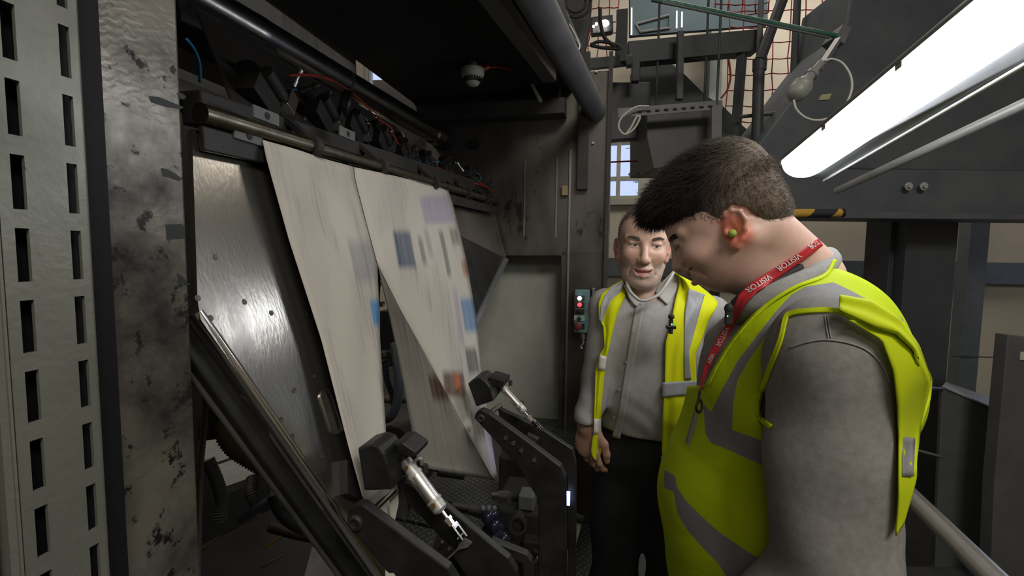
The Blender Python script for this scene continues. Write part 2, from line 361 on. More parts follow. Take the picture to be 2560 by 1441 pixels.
# smoke detector
c = PZ(1182, 158, 2.3); c = Vector((c.x, c.y, 2.3)); sd = thing('smoke_detector', 'round off-white smoke detector hanging from the black deck', 'smoke detector', c)
G().lathe(c, -Z, [(0, .017), (.012, .017), (.022, .02)], 24).build('stem', 'midgrey', sd, smooth=True)
G().lathe(c, -Z, [(.018, .030), (.022, .041), (.040, .041), (.046, .037), (.050, .036)], 32).build('base', 'whiteplastic', sd, smooth=True)
G().lathe(c, -Z, [(.050, .034), (.056, .030), (.066, .027), (.076, .020), (.080, .010), (.081, 0)], 32).build('sensor_cap', 'whiteplastic', sd, smooth=True)
g = G()
for i in range(20):
    a_ = 2*math.pi*i/20; d = Vector((math.cos(a_), math.sin(a_), 0)); e = d.cross(Z)
    g.obox(c+d*.0300-Z*.060, d, e, Z, .0035, .0022, .008)
g.build('vent_slots', 'rubber', sd)
g = G().tube(bez([c+Vector((.02, 0, -.005)), c+Vector((.05, .01, -.012)), c+Vector((.09, .03, .0)), c+Vector((.14, .05, -.004))]), .004); g.build('red_cable', 'red', sd)
g = G().cyl(c+Vector((.038, 0, -.022)), c+Vector((.055, .005, -.008)), .009); g.build('cable_gland', 'red', sd)
# overhead pipes along the deck edge
def pipe(name, label, p0, p1, r, m, cat='pipe', ext0=0, ext1=0, n=24, group=None, cap=True):
    d = (p1-p0); p0 = p0-d*ext0; p1 = p1+d*ext1
    return tagp(G().cyl(p0, p1, r, n=n).build(name, m, smooth=True), label, cat, group)
d0 = PZ(1375, 190, 2.27); d1 = PZ(1230, -10, 2.27)
tagp(G().bar(d0+(d0-d1)*0, d1+(d1-d0)*1.2, .05, .05).build('overhead_pipe', 'midgrey', bevel=.006), 'slim grey square bar slanting along the right edge of the black deck', 'pipe')
pipe('overhead_pipe', 'thick dark grey round pipe slanting down to the top of the far frame', P(1490, 280, 1.93), P(1340, 0, 1.1), .042, mat('dusty_pipe', (.10, .105, .115), .6, 0, (.15, .15, .155), 9), ext0=.01, ext1=.6)
pipe('overhead_pipe', 'grey round pipe beside the thick slanting pipe, farther right', P(1440, 120, 2.3), P(1372, -20, 1.6), .03, 'darkgrey', ext1=.4)
g = G().tube(bez([P(1421, 60, 1.9), P(1440, 95, 1.9), P(1448, 118, 1.9), P(1440, 132, 1.9), P(1432, 134, 1.9)]), .006)
tagp(g.build('grab_handle', 'steel', smooth=True), 'small bent steel handle beside the overhead pipes', 'handle')
g = G().tube(bez([P(1325, 200, 1.85), P(1340, 230, 1.86), P(1352, 255, 1.88), P(1362, 275, 1.93)]), .009, rf=lambda i: .006+.004*min(1, i/20))
tagp(g.build('spray_nozzle', 'silverpaint', smooth=True), 'thin pale nozzle tube hanging below the slanting bar', 'nozzle')
p = P(1398, 255, 1.9); tagp(G().sphere(p, .014, 12).cyl(p, p+Z*.05, .006).build('hook_bolt', 'midgrey', smooth=True), 'small grey bolt head hanging under the thick pipe', 'bolt')
# ------------------------------------------------------------------ press interior shell
KT = .29
NB = (V+Z*KT); CB = -.54+KT*1.84
def PB(x, y, off=0): return hitp(x, y, NB, CB+off)
BN = NB.normalized()
M['press_black'] = mat('press_black', (.02, .02, .02), .6, 0, (.035, .034, .033), 6)
g = boxes([(.407, 2.0, -1.78, -1.74, 0, 2.3), (.407, 1.62, -1.78, -1.74, 2.3, 2.75), (1.76, 2.0, -1.78, -1.74, 2.3, 2.75), (1.62, 1.76, -1.78, -1.74, 2.50, 2.75), (1.62, 1.76, -1.78, -1.74, 2.3, 2.36)])
tagp(g.build('press_back_panel', 'press_black'), 'black back panel closing the press behind the forming board', 'panel')
g = boxes([(.407, 2.0, -1.74, -.62, 0, .3)])
tagp(g.build('press_bed', 'press_black'), 'low black bed of the press under the hoses', 'press bed')
# pale slabs glimpsed under the board
g = G().prism([PZ(x, y, 1.03) for x, y in ((524, 1170), (608, 1140), (640, 1190), (566, 1216))], Z*-.02)
sl = g.build('ledge_slab', mat('pale_slab', (.62, .60, .56), .6, 0, (.5, .49, .46), 20))
tagp(sl, 'pale slab glimpsed between the hoses, the lower and nearer of two', 'slab')
g = G().prism([PZ(x, y, 1.03) for x, y in ((500, 1140), (520, 1080), (560, 1050), (604, 1060), (606, 1134), (524, 1163))], Z*-.02)
tagp(g.build('ledge_slab', bpy.data.materials['pale_slab']), 'pale slab glimpsed between the hoses, the upper and farther of two', 'slab')
# ------------------------------------------------------------------ forming board
M['board'] = mat('brushed_board_steel', (.64, .61, .55), .20, .95, (.15, .14, .13), 4.5, 10, lo=.43, hi=.68, rvar=.12, bump=.10, bscale=260, stretch=(1, 1, .12), aniso=.2)
fb = thing('forming_board', 'tilted shiny steel forming board with screws and a slot behind the paper web', 'forming board', W(1.1, -.5, .8))
def prism_holes(loops, ext):
    tri = tessellate_polygon(loops); g = G(); pts = [p for l in loops for p in l]; n = len(pts)
    g.v = [Vector(p) for p in pts]+[Vector(p)+ext for p in pts]
    for t in tri: g.f.append(tuple(t)); g.f.append(tuple(n+i for i in reversed(t)))
    b = 0
    for l in loops:
        for i in range(len(l)): j = (i+1) % len(l); g.f.append((b+i, b+j, b+n+j, b+n+i))
        b += len(l)
    return g
def capsule2(x0, y0, x1, y1, r, n=8):
    a = math.atan2(y1-y0, x1-x0); out = []
    for k in range(n+1): t = a-math.pi/2+math.pi*k/n; out.append((x1+r*math.cos(t), y1+r*math.sin(t)))
    for k in range(n+1): t = a+math.pi/2+math.pi*k/n; out.append((x0+r*math.cos(t), y0+r*math.sin(t)))
    return out
outer = [(480, 322), (660, 372), (1130, 500), (1236, 520), (1252, 600), (1268, 648), (1190, 812), (1120, 1000), (1040, 900), (952, 672), (946, 900), (955, 1100), (985, 1350), (976, 1500), (940, 1432), (502, 800), (494, 752)]
slot = capsule2(815, 992, 840, 1072, 15)
prism_holes([[PB(x, y) for x, y in outer], [PB(x, y) for x, y in slot]], -BN*.008).build('board_plate', 'board', fb)
ri = G()
lp_ = [PB(x, y, .001) for x, y in slot]; ri.tube(lp_+lp_[:1], .0016, 6); ri.build('slot_rim', 'steel', fb, smooth=True)
sm = mat('screw_head', (.14, .12, .11), .4, .8)
for x, y in ((538, 644), (611, 755), (526, 796), (678, 783), (771, 788), (790, 942), (735, 977), (702, 1050), (731, 1091), (808, 1142), (494, 746)):
    p = PB(x, y); s_ = G().lathe(p, BN, [(0, .0038), (.0005, .0038), (.0006, .0030), (.0002, .0014), (0.0002, 0)], 14).build('screw', sm, fb, smooth=True)
# chrome edge rail and the black channel behind it
r0, r1 = PB(490, 781, -.008), PB(950, 1446, .002)
ax = (r1-r0).normalized(); sd_ = ax.cross(BN).normalized()
G().cyl(r0-sd_*.0, r1, .0082, n=28).build('edge_rail', 'chrome', fb, smooth=True)
lo_ = -sd_ if (-sd_).z < 0 else sd_
o = lo_*.014-BN*.022
G().bar(r0+o, r1+o, .026, .016, BN).build('edge_channel', 'blackgloss', fb, bevel=.003)
o = lo_*.030-BN*.026
G().cyl(r0+o, r1+o, .0035, n=10).build('air_pipe', 'dark', fb, smooth=True)
g = G().prism([PB(x, y, .02) for x, y in ((1140, 585), (1172, 600), (1268, 648), (1190, 812), (1176, 760))], -BN*.006); g.build('shaded_wing', 'black', fb)  # far part of the board, coloured black for the shade on it
g = G().prism([PB(x, y, .028) for x, y in ((1262, 644), (1272, 649), (1192, 816), (1188, 806))], -BN*.012); g.build('wing_edge', 'midgrey', fb)
# dark smudged block under the board's lower right
g = G().prism([PB(x, y, .014) for x, y in ((868, 1150), (900, 1160), (905, 1250), (870, 1235))], -BN*.02); g.build('guide_block', 'black', fb)

M['web_shade'] = mat('shaded_newsprint', (.045, .040, .036), .55, .2, (.08, .072, .064), 5)  # dark tone stands in for shade on the paper web
# ------------------------------------------------------------------ paper webs
def paper_mat(name, sh, blocks, seedoff=0):
    """newsprint: base tone, streaks of ink along the run (from repeated columns of type), and coloured panels"""
    m = bpy.data.materials.new(name); m.use_nodes = True; N = m.node_tree.nodes; L = m.node_tree.links; b = N['Principled BSDF']; b.inputs['Roughness'].default_value = .85; b.inputs['Specular IOR Level'].default_value = .2
    uv = N.new('ShaderNodeUVMap'); uv.uv_map = 'run'
    sx = N.new('ShaderNodeSeparateXYZ'); L.new(uv.outputs[0], sx.inputs[0])
    def math_(op, a, b_=None, c=None, clamp=False):
        n = N.new('ShaderNodeMath'); n.operation = op; n.use_clamp = clamp
        for i, q in enumerate((a, b_, c)):
            if q is None: continue
            if isinstance(q, (int, float)): n.inputs[i].default_value = q
            else: L.new(q, n.inputs[i])
        return n.outputs[0]
    across = math_('MULTIPLY_ADD', sx.outputs[1], -sh, sx.outputs[0])
    cx = N.new('ShaderNodeCombineXYZ'); L.new(math_('MULTIPLY', across, 1.0), cx.inputs[0]); L.new(math_('MULTIPLY', sx.outputs[1], .022), cx.inputs[1]); cx.inputs[2].default_value = seedoff
    n1 = N.new('ShaderNodeTexNoise'); n1.inputs['Scale'].default_value = 120; n1.inputs['Detail'].default_value = 5; n1.inputs['Roughness'].default_value = .7; L.new(cx.outputs[0], n1.inputs[0])
    c2 = N.new('ShaderNodeCombineXYZ'); L.new(across, c2.inputs[0]); L.new(math_('MULTIPLY', sx.outputs[1], .22), c2.inputs[1]); c2.inputs[2].default_value = seedoff+3
    n2 = N.new('ShaderNodeTexNoise'); n2.inputs['Scale'].default_value = 14; n2.inputs['Detail'].default_value = 3; L.new(c2.outputs[0], n2.inputs[0])
    st = N.new('ShaderNodeMapRange'); st.inputs[1].default_value = .50; st.inputs[2].default_value = .70; L.new(n1.outputs[0], st.inputs[0])
    pt = N.new('ShaderNodeMapRange'); pt.inputs[1].default_value = .46; pt.inputs[2].default_value = .62; L.new(n2.outputs[0], pt.inputs[0])
    f = math_('MULTIPLY', st.outputs[0], pt.outputs[0]); f = math_('MULTIPLY', f, .75)
    mx = N.new('ShaderNodeMix'); mx.data_type = 'RGBA'; mx.inputs[6].default_value = (.56, .53, .475, 1); mx.inputs[7].default_value = (.15, .145, .14, 1); L.new(f, mx.inputs[0]); out = mx.outputs[2]
    f3 = math_('MULTIPLY', pt.outputs[0], .22); mx = N.new('ShaderNodeMix'); mx.data_type = 'RGBA'; L.new(f3, mx.inputs[0]); L.new(out, mx.inputs[6]); mx.inputs[7].default_value = (.30, .285, .27, 1); out = mx.outputs[2]
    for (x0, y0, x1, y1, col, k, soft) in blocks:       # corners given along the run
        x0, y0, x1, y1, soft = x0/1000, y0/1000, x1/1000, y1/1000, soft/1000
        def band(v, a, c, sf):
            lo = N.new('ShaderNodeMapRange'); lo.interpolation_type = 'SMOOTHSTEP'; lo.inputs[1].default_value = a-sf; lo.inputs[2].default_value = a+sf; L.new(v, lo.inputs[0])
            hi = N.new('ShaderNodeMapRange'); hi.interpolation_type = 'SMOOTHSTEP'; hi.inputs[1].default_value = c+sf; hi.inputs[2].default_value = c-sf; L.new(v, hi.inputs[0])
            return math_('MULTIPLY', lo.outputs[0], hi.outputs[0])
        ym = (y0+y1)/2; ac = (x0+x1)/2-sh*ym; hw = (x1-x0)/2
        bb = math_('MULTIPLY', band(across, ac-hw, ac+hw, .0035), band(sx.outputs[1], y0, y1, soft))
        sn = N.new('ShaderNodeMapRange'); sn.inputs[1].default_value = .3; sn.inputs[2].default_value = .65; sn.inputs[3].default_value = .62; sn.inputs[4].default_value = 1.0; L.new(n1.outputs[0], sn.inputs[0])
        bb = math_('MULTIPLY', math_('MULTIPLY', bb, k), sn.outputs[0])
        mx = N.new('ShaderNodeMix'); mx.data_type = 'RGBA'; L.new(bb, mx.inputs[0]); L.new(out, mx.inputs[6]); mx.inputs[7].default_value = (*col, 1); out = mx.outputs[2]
    L.new(out, b.inputs['Base Color']); return m
def lerp(a, b, t): return a+(b-a)*t
def sample(poly, n):              # n+1 points along a pixel polyline by height
    ys = [p[1] for p in poly]; out = []
    L_ = [0]
    for i in range(1, len(poly)): L_.append(L_[-1]+math.dist(poly[i-1], poly[i]))
    for k in range(n+1):
        t = L_[-1]*k/n; i = max(j for j in range(len(L_)) if L_[j] <= t+1e-9); i = min(i, len(poly)-2)
        f = (t-L_[i])/(L_[i+1]-L_[i]); out.append((lerp(poly[i][0], poly[i+1][0], f), lerp(poly[i][1], poly[i+1][1], f)))
    return out
def sheet(left, right, fl, fr, nu=14, nv=40, th=.0004, wave=.002):
    """paper between two edges; fl / fr turn an edge pixel into a point"""
    A, B = sample(left, nv), sample(right, nv); g = G(); uvs = []
    for k in range(nv+1):
        p, q = fl(*A[k]), fr(*B[k])
        for i in range(nu+1):
            u = i/nu; w_ = p.lerp(q, u)+BN*wave*math.sin(u*7+k*.22)*math.sin(math.pi*u)
            g.v.append(w_); uvs.append((lerp(A[k][0], B[k][0], u)/1000, lerp(A[k][1], B[k][1], u)/1000))
    for k in range(nv):
        for i in range(nu): a = k*(nu+1)+i; g.f.append((a, a+1, a+nu+2, a+nu+1))
    g.uv = uvs; return g
def build_sheet(g, name, m, parent=None):
    o = g.build(name, m, parent, smooth='all'); me = o.data; l = me.uv_layers.new(name='run')
    for lp in me.loops: l.data[lp.index].uv = g.uv[lp.vertex_index]
    s = o.modifiers.new('s', 'SOLIDIFY'); s.thickness = .0005; return o
pm1 = paper_mat('newsprint', .235, [(865, 600, 940, 705, (.28, .27, .29), .8, 22), (925, 750, 960, 815, (.05, .25, .55), .95, 14), (760, 900, 800, 1100, (.5, .48, .45), .5, 60), (735, 455, 760, 560, (.4, .39, .38), .4, 40)])
pm2 = paper_mat('newsprint_front', .2, [(1030, 486, 1122, 556, (.34, .27, .42), .75, 10), (972, 575, 1008, 668, (.06, .09, .15), .95, 14), (1025, 590, 1036, 660, (.18, .17, .17), .8, 16), (1040, 570, 1052, 640, (.3, .28, .27), .7, 18),
    (1085, 575, 1098, 690, (.13, .12, .12), .85, 14), (1112, 570, 1142, 612, (.22, .17, .12), .8, 12), (1148, 650, 1172, 690, (.35, .12, .05), .8, 12), (1145, 745, 1200, 830, (.07, .20, .42), .85, 14),
    (1162, 870, 1192, 935, (.08, .08, .09), .9, 14), (1125, 720, 1140, 860, (.30, .26, .38), .6, 20), (1108, 930, 1158, 992, (.10, .045, .03), .95, 14), (1132, 935, 1144, 975, (.62, .14, .05), .9, 12), (1215, 1080, 1238, 1170, (.35, .33, .55), .7, 20), (1180, 1030, 1205, 1100, (.12, .10, .09), .8, 20)], 5)
pm3 = paper_mat('newsprint_shaded', .2, [(900, 600, 1400, 1300, (.19, .18, .17), .7, 60), (1075, 940, 1125, 1000, (.08, .03, .02), .9, 16), (1160, 1030, 1200, 1120, (.08, .07, .065), .8, 20)], 9)  # wide first panel paints the shade of the turned underside
wb = thing('newspaper_web', 'left running newspaper web, pale and narrow, folding down the board', 'newspaper web', PB(830, 1200, .03))
build_sheet(sheet([(656, 350), (665, 395), (722, 600), (803, 850), (871, 1118), (905, 1240)], [(884, 418), (888, 450), (915, 555), (943, 655), (950, 850), (966, 1105), (977, 1330)], lambda x, y: PB(x, y, .025), lambda x, y: PB(x, y, .028)), 'paper_sheet', pm1, wb)
wb2 = thing('newspaper_web', 'right running newspaper web, printed with pictures, with its underside turned and coloured darker for shade', 'newspaper web', PB(1130, 1180, .03))
crease = [(885.5, 418), (889, 450), (916, 555), (944, 660), (1000, 772), (1060, 880), (1130, 1010), (1195, 1130), (1232, 1196)]
build_sheet(sheet(crease, [(1118, 470), (1131, 505), (1166, 650), (1192, 800), (1206, 950), (1228, 1090), (1243, 1190)], lambda x, y: PB(x, y, .03), lambda x, y: PB(x, y, .03), nv=48), 'paper_sheet', pm2, wb2)
cr2 = [(944, 658), (1000, 772), (1060, 880), (1130, 1010), (1195, 1130), (1242, 1203)]
def back(x, y): t = max(0, min(1, (y-658)/500)); return PB(x, y, .03-.11*t)
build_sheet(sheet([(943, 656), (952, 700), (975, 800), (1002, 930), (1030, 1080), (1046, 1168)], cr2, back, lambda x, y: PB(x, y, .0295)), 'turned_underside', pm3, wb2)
# upper sheet over the big roller and the sheet running down to the slitters
up = thing('newspaper_web', 'paper web passing between the top roller and the black deck', 'newspaper web', W(1.0, -.96, 2.1))
pm4 = paper_mat('newsprint_upper', 0, [], 2)
def wsheet(t0, t1, s0, z0, s1, z1, nu=20, nv=6):
    g = G(); g.uv = []
    for k in range(nv+1):
        for i in range(nu+1):
            t = lerp(t0, t1, i/nu); g.v.append(W(t, lerp(s0, s1, k/nv), lerp(z0, z1, k/nv))); g.uv.append((t*.6, k/nv*.3))
    for k in range(nv):
        for i in range(nu): a = k*(nu+1)+i; g.f.append((a, a+1, a+nu+2, a+nu+1))
    return g
build_sheet(wsheet(.42, 1.60, -.99, 2.75, -.95, 2.02), 'paper_sheet', pm4, up)
dn = G().prism([W(.80, -.84, 2.10), W(1.66, -.84, 2.10), W(1.66, -.62, 1.84), W(.66, -.62, 1.84)], U*0+BN*.004)  # paper web under the roller, its shade put into a dark colour
tagp(dn.build('shaded_web', 'web_shade'), 'paper web, coloured dark for shade, sloping from the top roller to the slitter rail', 'plate')  # 'plate' here is the paper web, with shade put into its colour
lowp = thing('paper_tail', 'folded purple-grey paper at the bottom left under the arm', 'paper', PZ(800, 1440, .55))
g = G(); pts = [P(780, 1369, .98), P(858, 1398, .95), P(900, 1500, .88), P(745, 1500, .92)]
g.prism(pts, Vector((0, .0008, 0))); g.build('paper_sheet', mat('newsprint_purple', (.33, .27, .30), .85, 0, (.42, .38, .38), 20, stretch=(1, 1, .1)), lowp)
tagp(G().prism([P(962, 1404, .62), P(996, 1452, .60), P(965, 1470, .60)], Vector((0, .0008, 0))).build('paper_tail', 'whiteplastic'), 'small white paper corner below the near arm', 'paper')
tagp(G().prism([P(1003, 1228, .70), P(972, 1262, .70), P(982, 1328, .69)], Vector((0, .0008, 0))).build('paper_tail', 'whiteplastic'), 'pale narrow paper wedge under the near black housing', 'paper')
# ------------------------------------------------------------------ rollers and rails
def roller(name, label, prof, s, z, m, n=40):
    root = thing(name, label, 'roller', W(prof[0][0], s, z)); p = W(0, s, z)
    G().lathe(p, U, prof, n).build('roller_body', m, root, smooth=True); return root
def roller2(label, p, q, prof, m, n=44):
    root = thing('guide_roller', label, 'roller', p); G().lathe(p, q-p, prof, n).build('roller_body', m, root, smooth=True); return root
RA, RB = P(660, 90, 1.2), P(1102, 344, 2.05); RD = (RB-RA).normalized(); RA = RA-RD*(RA.dot(U)-.42)/RD.dot(U); LR = (RB-RA).length
rr = roller2('long polished steel guide roller crossing the top of the press', RA, RB, [(0, 0), (0, .041), (.16, .041), (.164, .043), (.19, .043), (.194, .041), (.62, .041), (.625, .042), (.65, .042), (.655, .041), (LR-.16, .041), (LR-.15, .039), (LR-.08, .039), (LR-.075, .046), (LR, .046), (LR, 0)], 'roller')
_old = ([(.41, 0), (.41, .046), (.62, .046), (.625, .048), (.66, .048), (.665, .046), (1.2, .046), (1.205, .0465), (1.235, .0465), (1.24, .046), (1.78, .046), (1.80, .043), (1.90, .043), (1.905, .052), (1.94, .052), (1.94, .03), (2.0, .03), (2.0, 0)])
for k in (.10, .45, .95): G().lathe(RA, RD, [(k, .0), (k, .0418), (k+.010, .0418), (k+.010, 0)], 40).build('collar', 'dark', rr, smooth=True)
q = P(1150, 372, 2.0); G().cyl(RB-RD*.01, RB+RD*.04, .052, n=32).build('bearing', 'black', rr, smooth=True)
roller2('dark thick drum roller under the steel guide roller beside the worn frame', P(415, 52, 1.0), P(562, 112, 1.12), [(0, 0), (0, .052), (.24, .052), (.24, 0)], 'dark')
roller('guide_roller', 'slim dark roller hidden behind the slitter rail', [(.42, 0), (.42, .022), (2.0, .022), (2.0, 0)], -.60, 1.835, 'dark')
# ------------------------------------------------------------------ tread plates
def tread_mat():
    m = bpy.data.materials.new('tread_plate'); m.use_nodes = True; N = m.node_tree.nodes; L = m.node_tree.links; b = N['Principled BSDF']
    b.inputs['Metallic'].default_value = .35; b.inputs['Roughness'].default_value = .42
    tc = N.new('ShaderNodeTexCoord')
    def VM(op, a, v=None):
        n = N.new('ShaderNodeVectorMath'); n.operation = op; L.new(a, n.inputs[0])
        if v is not None: n.inputs[1].default_value = v
        return n.outputs[0]
    def MA(op, a, b_=None, clamp=False):
        n = N.new('ShaderNodeMath'); n.operation = op; n.use_clamp = clamp
        for i, q in enumerate((a, b_)):
            if q is None: continue
            if isinstance(q, (int, float)): n.inputs[i].default_value = q
            else: L.new(q, n.inputs[i])
        return n.outputs[0]
    res = []
    for off, sgn in ((0, 1), (.5, -1)):
        v = VM('MULTIPLY', tc.outputs['Object'], (31, 31, 0)); v = VM('ADD', v, (off+50, off+50, 0)); v = VM('FRACTION', v); v = VM('SUBTRACT', v, (.5, .5, 0))
        s = N.new('ShaderNodeSeparateXYZ'); L.new(v, s.inputs[0]); x, y = s.outputs[0], s.outputs[1]
        a = MA('ADD', x, y) if sgn > 0 else MA('SUBTRACT', x, y); c = MA('SUBTRACT', x, y) if sgn > 0 else MA('ADD', x, y)
        d = MA('ADD', MA('POWER', MA('MULTIPLY', MA('ABSOLUTE', a), 1.9), 2), MA('POWER', MA('MULTIPLY', MA('ABSOLUTE', c), 6.5), 2))
        res.append(MA('SUBTRACT', 1.0, d, True))
    h = MA('MAXIMUM', *res); hs = MA('MULTIPLY', h, 2.2, True)
    bp = N.new('ShaderNodeBump'); bp.inputs['Strength'].default_value = 1; bp.inputs['Distance'].default_value = .003; L.new(hs, bp.inputs['Height']); L.new(bp.outputs[0], b.inputs['Normal'])
    n = N.new('ShaderNodeTexNoise'); n.inputs['Scale'].default_value = 9; L.new(tc.outputs['Object'], n.inputs[0])
    mx = N.new('ShaderNodeMix'); mx.data_type = 'RGBA'; mx.inputs[6].default_value = (.07, .073, .072, 1); mx.inputs[7].default_value = (.42, .42, .40, 1); L.new(MA('MULTIPLY', hs, n.outputs[0]), mx.inputs[0])
    L.new(mx.outputs[2], b.inputs['Base Color']); return m
M['tread'] = tread_mat()
def tread(label, pts, z, th=.012):
    g = G().prism([PZ(x, y, z) for x, y in pts], Z*-th); return tagp(g.build('tread_plate', 'tread', bevel=.002), label, 'tread plate')
tread('dark diamond tread platform right below the tail of the right paper web', [(1045, 1172), (1250, 1207), (1246, 1262), (1225, 1270), (1100, 1250), (1050, 1232)], .62)
tread('narrow diamond tread strip between the near arm plates, the upper of two', [(968, 1250), (1100, 1282), (1112, 1320), (972, 1288)], .64)
tread('rounded diamond tread step between the near arm plates, the lower of two', [(974, 1296), (1106, 1329), (1096, 1357), (1078, 1378), (1032, 1380), (984, 1352)], .64)
tread('small diamond tread corner plate to the right of the near steel cylinder', [(1150, 1281), (1216, 1302), (1202, 1330), (1150, 1312)], .62)
tread('diamond tread ledge at the foot of the pale guard panel', [(1250, 1040), (1398, 1048), (1452, 1068), (1440, 1120), (1320, 1130)], .84)
tread('diamond tread walkway beside the far man at the foot of the far frame', [(1425, 1310), (1470, 1195), (1500, 1195), (1530, 1310), (1556, 1460), (1400, 1460)], .42)
# boxes that carry the platforms
def slabT(name, label, cat, pts, t, th, m, bevel=.002):
    g = G(); prismT(g, pts, t, th); return tagp(g.build(name, m, bevel=bevel), label, cat)
def under(pts, z, name, label, m='press_black', cat='support', base=0):
    g = G().prism([PZ(x, y, z) for x, y in pts], Z*-(z-base)); return tagp(g.build(name, m), label, cat)
under([(1050, 1176), (1246, 1211), (1243, 1258), (1225, 1266), (1102, 1247), (1056, 1230)], .606, 'platform_support', 'black support block under the tread platform below the right web')
under([(1255, 1044), (1396, 1052), (1446, 1070), (1436, 1116), (1322, 1126)], .827, 'platform_support', 'black support block under the tread ledge by the guard panel')
under([(1430, 1310), (1470, 1200), (1500, 1200), (1528, 1310), (1550, 1455), (1405, 1455)], .407, 'platform_support', 'black support block under the walkway beside the far man')
under([(972, 1256), (1096, 1284), (1106, 1318), (1100, 1350), (1076, 1374), (1034, 1376), (988, 1350)], .62, 'platform_support', 'black support block under the two small treads of the near arm')

M['barrel'] = mat('satin_barrel', (.62, .60, .57), .32, .9, (.5, .48, .45), 20)
under([(1154, 1286), (1210, 1304), (1198, 1327), (1154, 1309)], .607, 'platform_support', 'black support block under the small tread corner plate')
# ------------------------------------------------------------------ pneumatic arms
def pneu(root, a, b, r, nm='cylinder'):
    """air cylinder between two points: head, barrel, end cap, rod, nut, fork"""
    d = (b-a); Lc = d.length; d.normalize(); x, y = perp(d)
    h = root
    G().lathe(a, d, [(0, 0), (0, r*.9), (.16*Lc, r*.9), (.16*Lc, r*1.08), (.2*Lc, r*1.08), (.2*Lc, 0)], 20).build('cylinder_head', 'silverpaint', h, smooth=True)
    G().lathe(a+d*.2*Lc, d, [(0, 0), (0, r), (.30*Lc, r), (.30*Lc, 0)], 28).build('cylinder_barrel', 'barrel', h, smooth=True)
    G().lathe(a+d*.5*Lc, d, [(0, 0), (0, r*1.1), (.03*Lc, r*1.1), (.035*Lc, r*1.02), (.12*Lc, r*1.02), (.125*Lc, r*.95), (.15*Lc, r*.6), (.15*Lc, 0)], 24).build('cylinder_end_cap', 'silverpaint', h, smooth=True)
    G().lathe(a+d*.65*Lc, d, [(0, 0), (0, r*.3), (.10*Lc, r*.3), (.10*Lc, 0)], 14).build('piston_rod', 'chrome', h, smooth=True)
    G().lathe(a+d*.73*Lc, d, [(0, 0), (0, r*.62), (.03*Lc, r*.62), (.03*Lc, r*.5), (.09*Lc, r*.5), (.09*Lc, 0)], 6).build('lock_nut', 'chrome', h)
    f = G(); c = a+d*.82*Lc
    f.obox(c+d*.02*Lc, d, x, y, .025*Lc, r*.62, r*.5)
    for s in (-1, 1): f.obox(c+d*.09*Lc+x*s*r*.48, d, x, y, .085*Lc, r*.16, r*.5)
    f.cyl(c+d*.13*Lc-x*r*.8, c+d*.13*Lc+x*r*.8, r*.16, n=10)
    f.build('rod_fork', 'chrome', h, bevel=.0008)
    k = a+d*.06*Lc+y*r*0; tow = -(C_F); tow = (tow-d*tow.dot(d)).normalized()
    G().cyl(a+d*.55*Lc+tow*r*.9, a+d*.55*Lc+tow*r*1.35, r*.34, n=8).build('port_screw', 'brass', h)
    G().cyl(a+d*.08*Lc+tow*r*.8, a+d*.08*Lc+tow*r*1.2, r*.28, n=8).build('port_screw', 'brass', h)
    return tow
def arm(label, t_house, house, hd, capp, cyl, rc, platesL, pin, knob, fitting):
    p0 = PT(*house[0], t_house); root = thing('nip_arm', label, 'press arm', (p0.x, p0.y, max(.5, p0.z-.35)))
    g = G(); prismT(g, house, t_house, hd); g.build('roller_housing', 'black', root, bevel=.003)
    g = G(); prismT(g, capp, t_house+hd*.3, hd*.9); g.build('housing_cap', 'black', root, bevel=.003)
    tow = pneu(root, cyl[0], cyl[1], rc)
    for nm, pts, t, th in platesL: g = G(); prismT(g, pts, t, th); g.build(nm, 'black', root, bevel=.0025)
    G().cyl(pin[0], pin[1], pin[2], n=18).build('pivot_pin', 'chrome', root, smooth=True)
    k = PT(knob[0], knob[1], knob[3]); G().lathe(k, -U, [(0, 0), (0, knob[2]), (.004, knob[2]), (.006, knob[2]*.8), (.006, knob[2]*.55), (.003, knob[2]*.5), (.003, 0)], 24).build('pivot_cap', 'dark', root, smooth=True)
    for i, (x, y, d) in enumerate(fitting):
        q = P(x, y, d); G().cyl(q-Z*.006, q+Z*.006, .005, n=10).build('hose_fitting', 'dark', root, smooth=True)
    return root
n1 = arm('nearer black press arm with a steel air cylinder, at the bottom centre', .56,
    [(893, 1121), (925, 1112), (948, 1120), (960, 1138), (969, 1163), (976, 1195), (979, 1227), (910, 1229)], .05,
    [(982, 1110), (1003, 1107), (1040, 1132), (1038, 1146), (1000, 1142)],
    (P(1012, 1152, 0.675), P(1158, 1352, 0.640)), 0.0108,
    [('arm_plate', [(866, 1300), (872, 1275), (886, 1263), (905, 1262), (1010, 1342), (1120, 1424), (1180, 1520), (1060, 1520), (985, 1452), (872, 1322)], 0.530, 0.0156),
     ('arm_plate', [(990, 1200), (1030, 1215), (1109, 1262), (1190, 1330), (1272, 1398), (1292, 1430), (1300, 1520), (1215, 1520), (1100, 1345), (1020, 1262)], 0.616, 0.0133),
     ('arm_plate', [(1225, 1352), (1316, 1388), (1330, 1405), (1332, 1520), (1312, 1520), (1305, 1412), (1232, 1372)], 0.741, 0.0156)],
    (P(931, 1277, 0.624), P(984, 1227, 0.686), .0052), (891, 1306, 0.0109, 0.5300), [(1050, 1160, 0.686), (1062, 1172, 0.686)])
g = G(); prismT(g, [(1113, 1400), (1142, 1374), (1152, 1345), (1166, 1350), (1180, 1358), (1170, 1369), (1146, 1376), (1118, 1402), (1112, 1450), (1108, 1450)], 0.608, 0.0023); g.build('clevis_bracket', 'midgrey', n1)
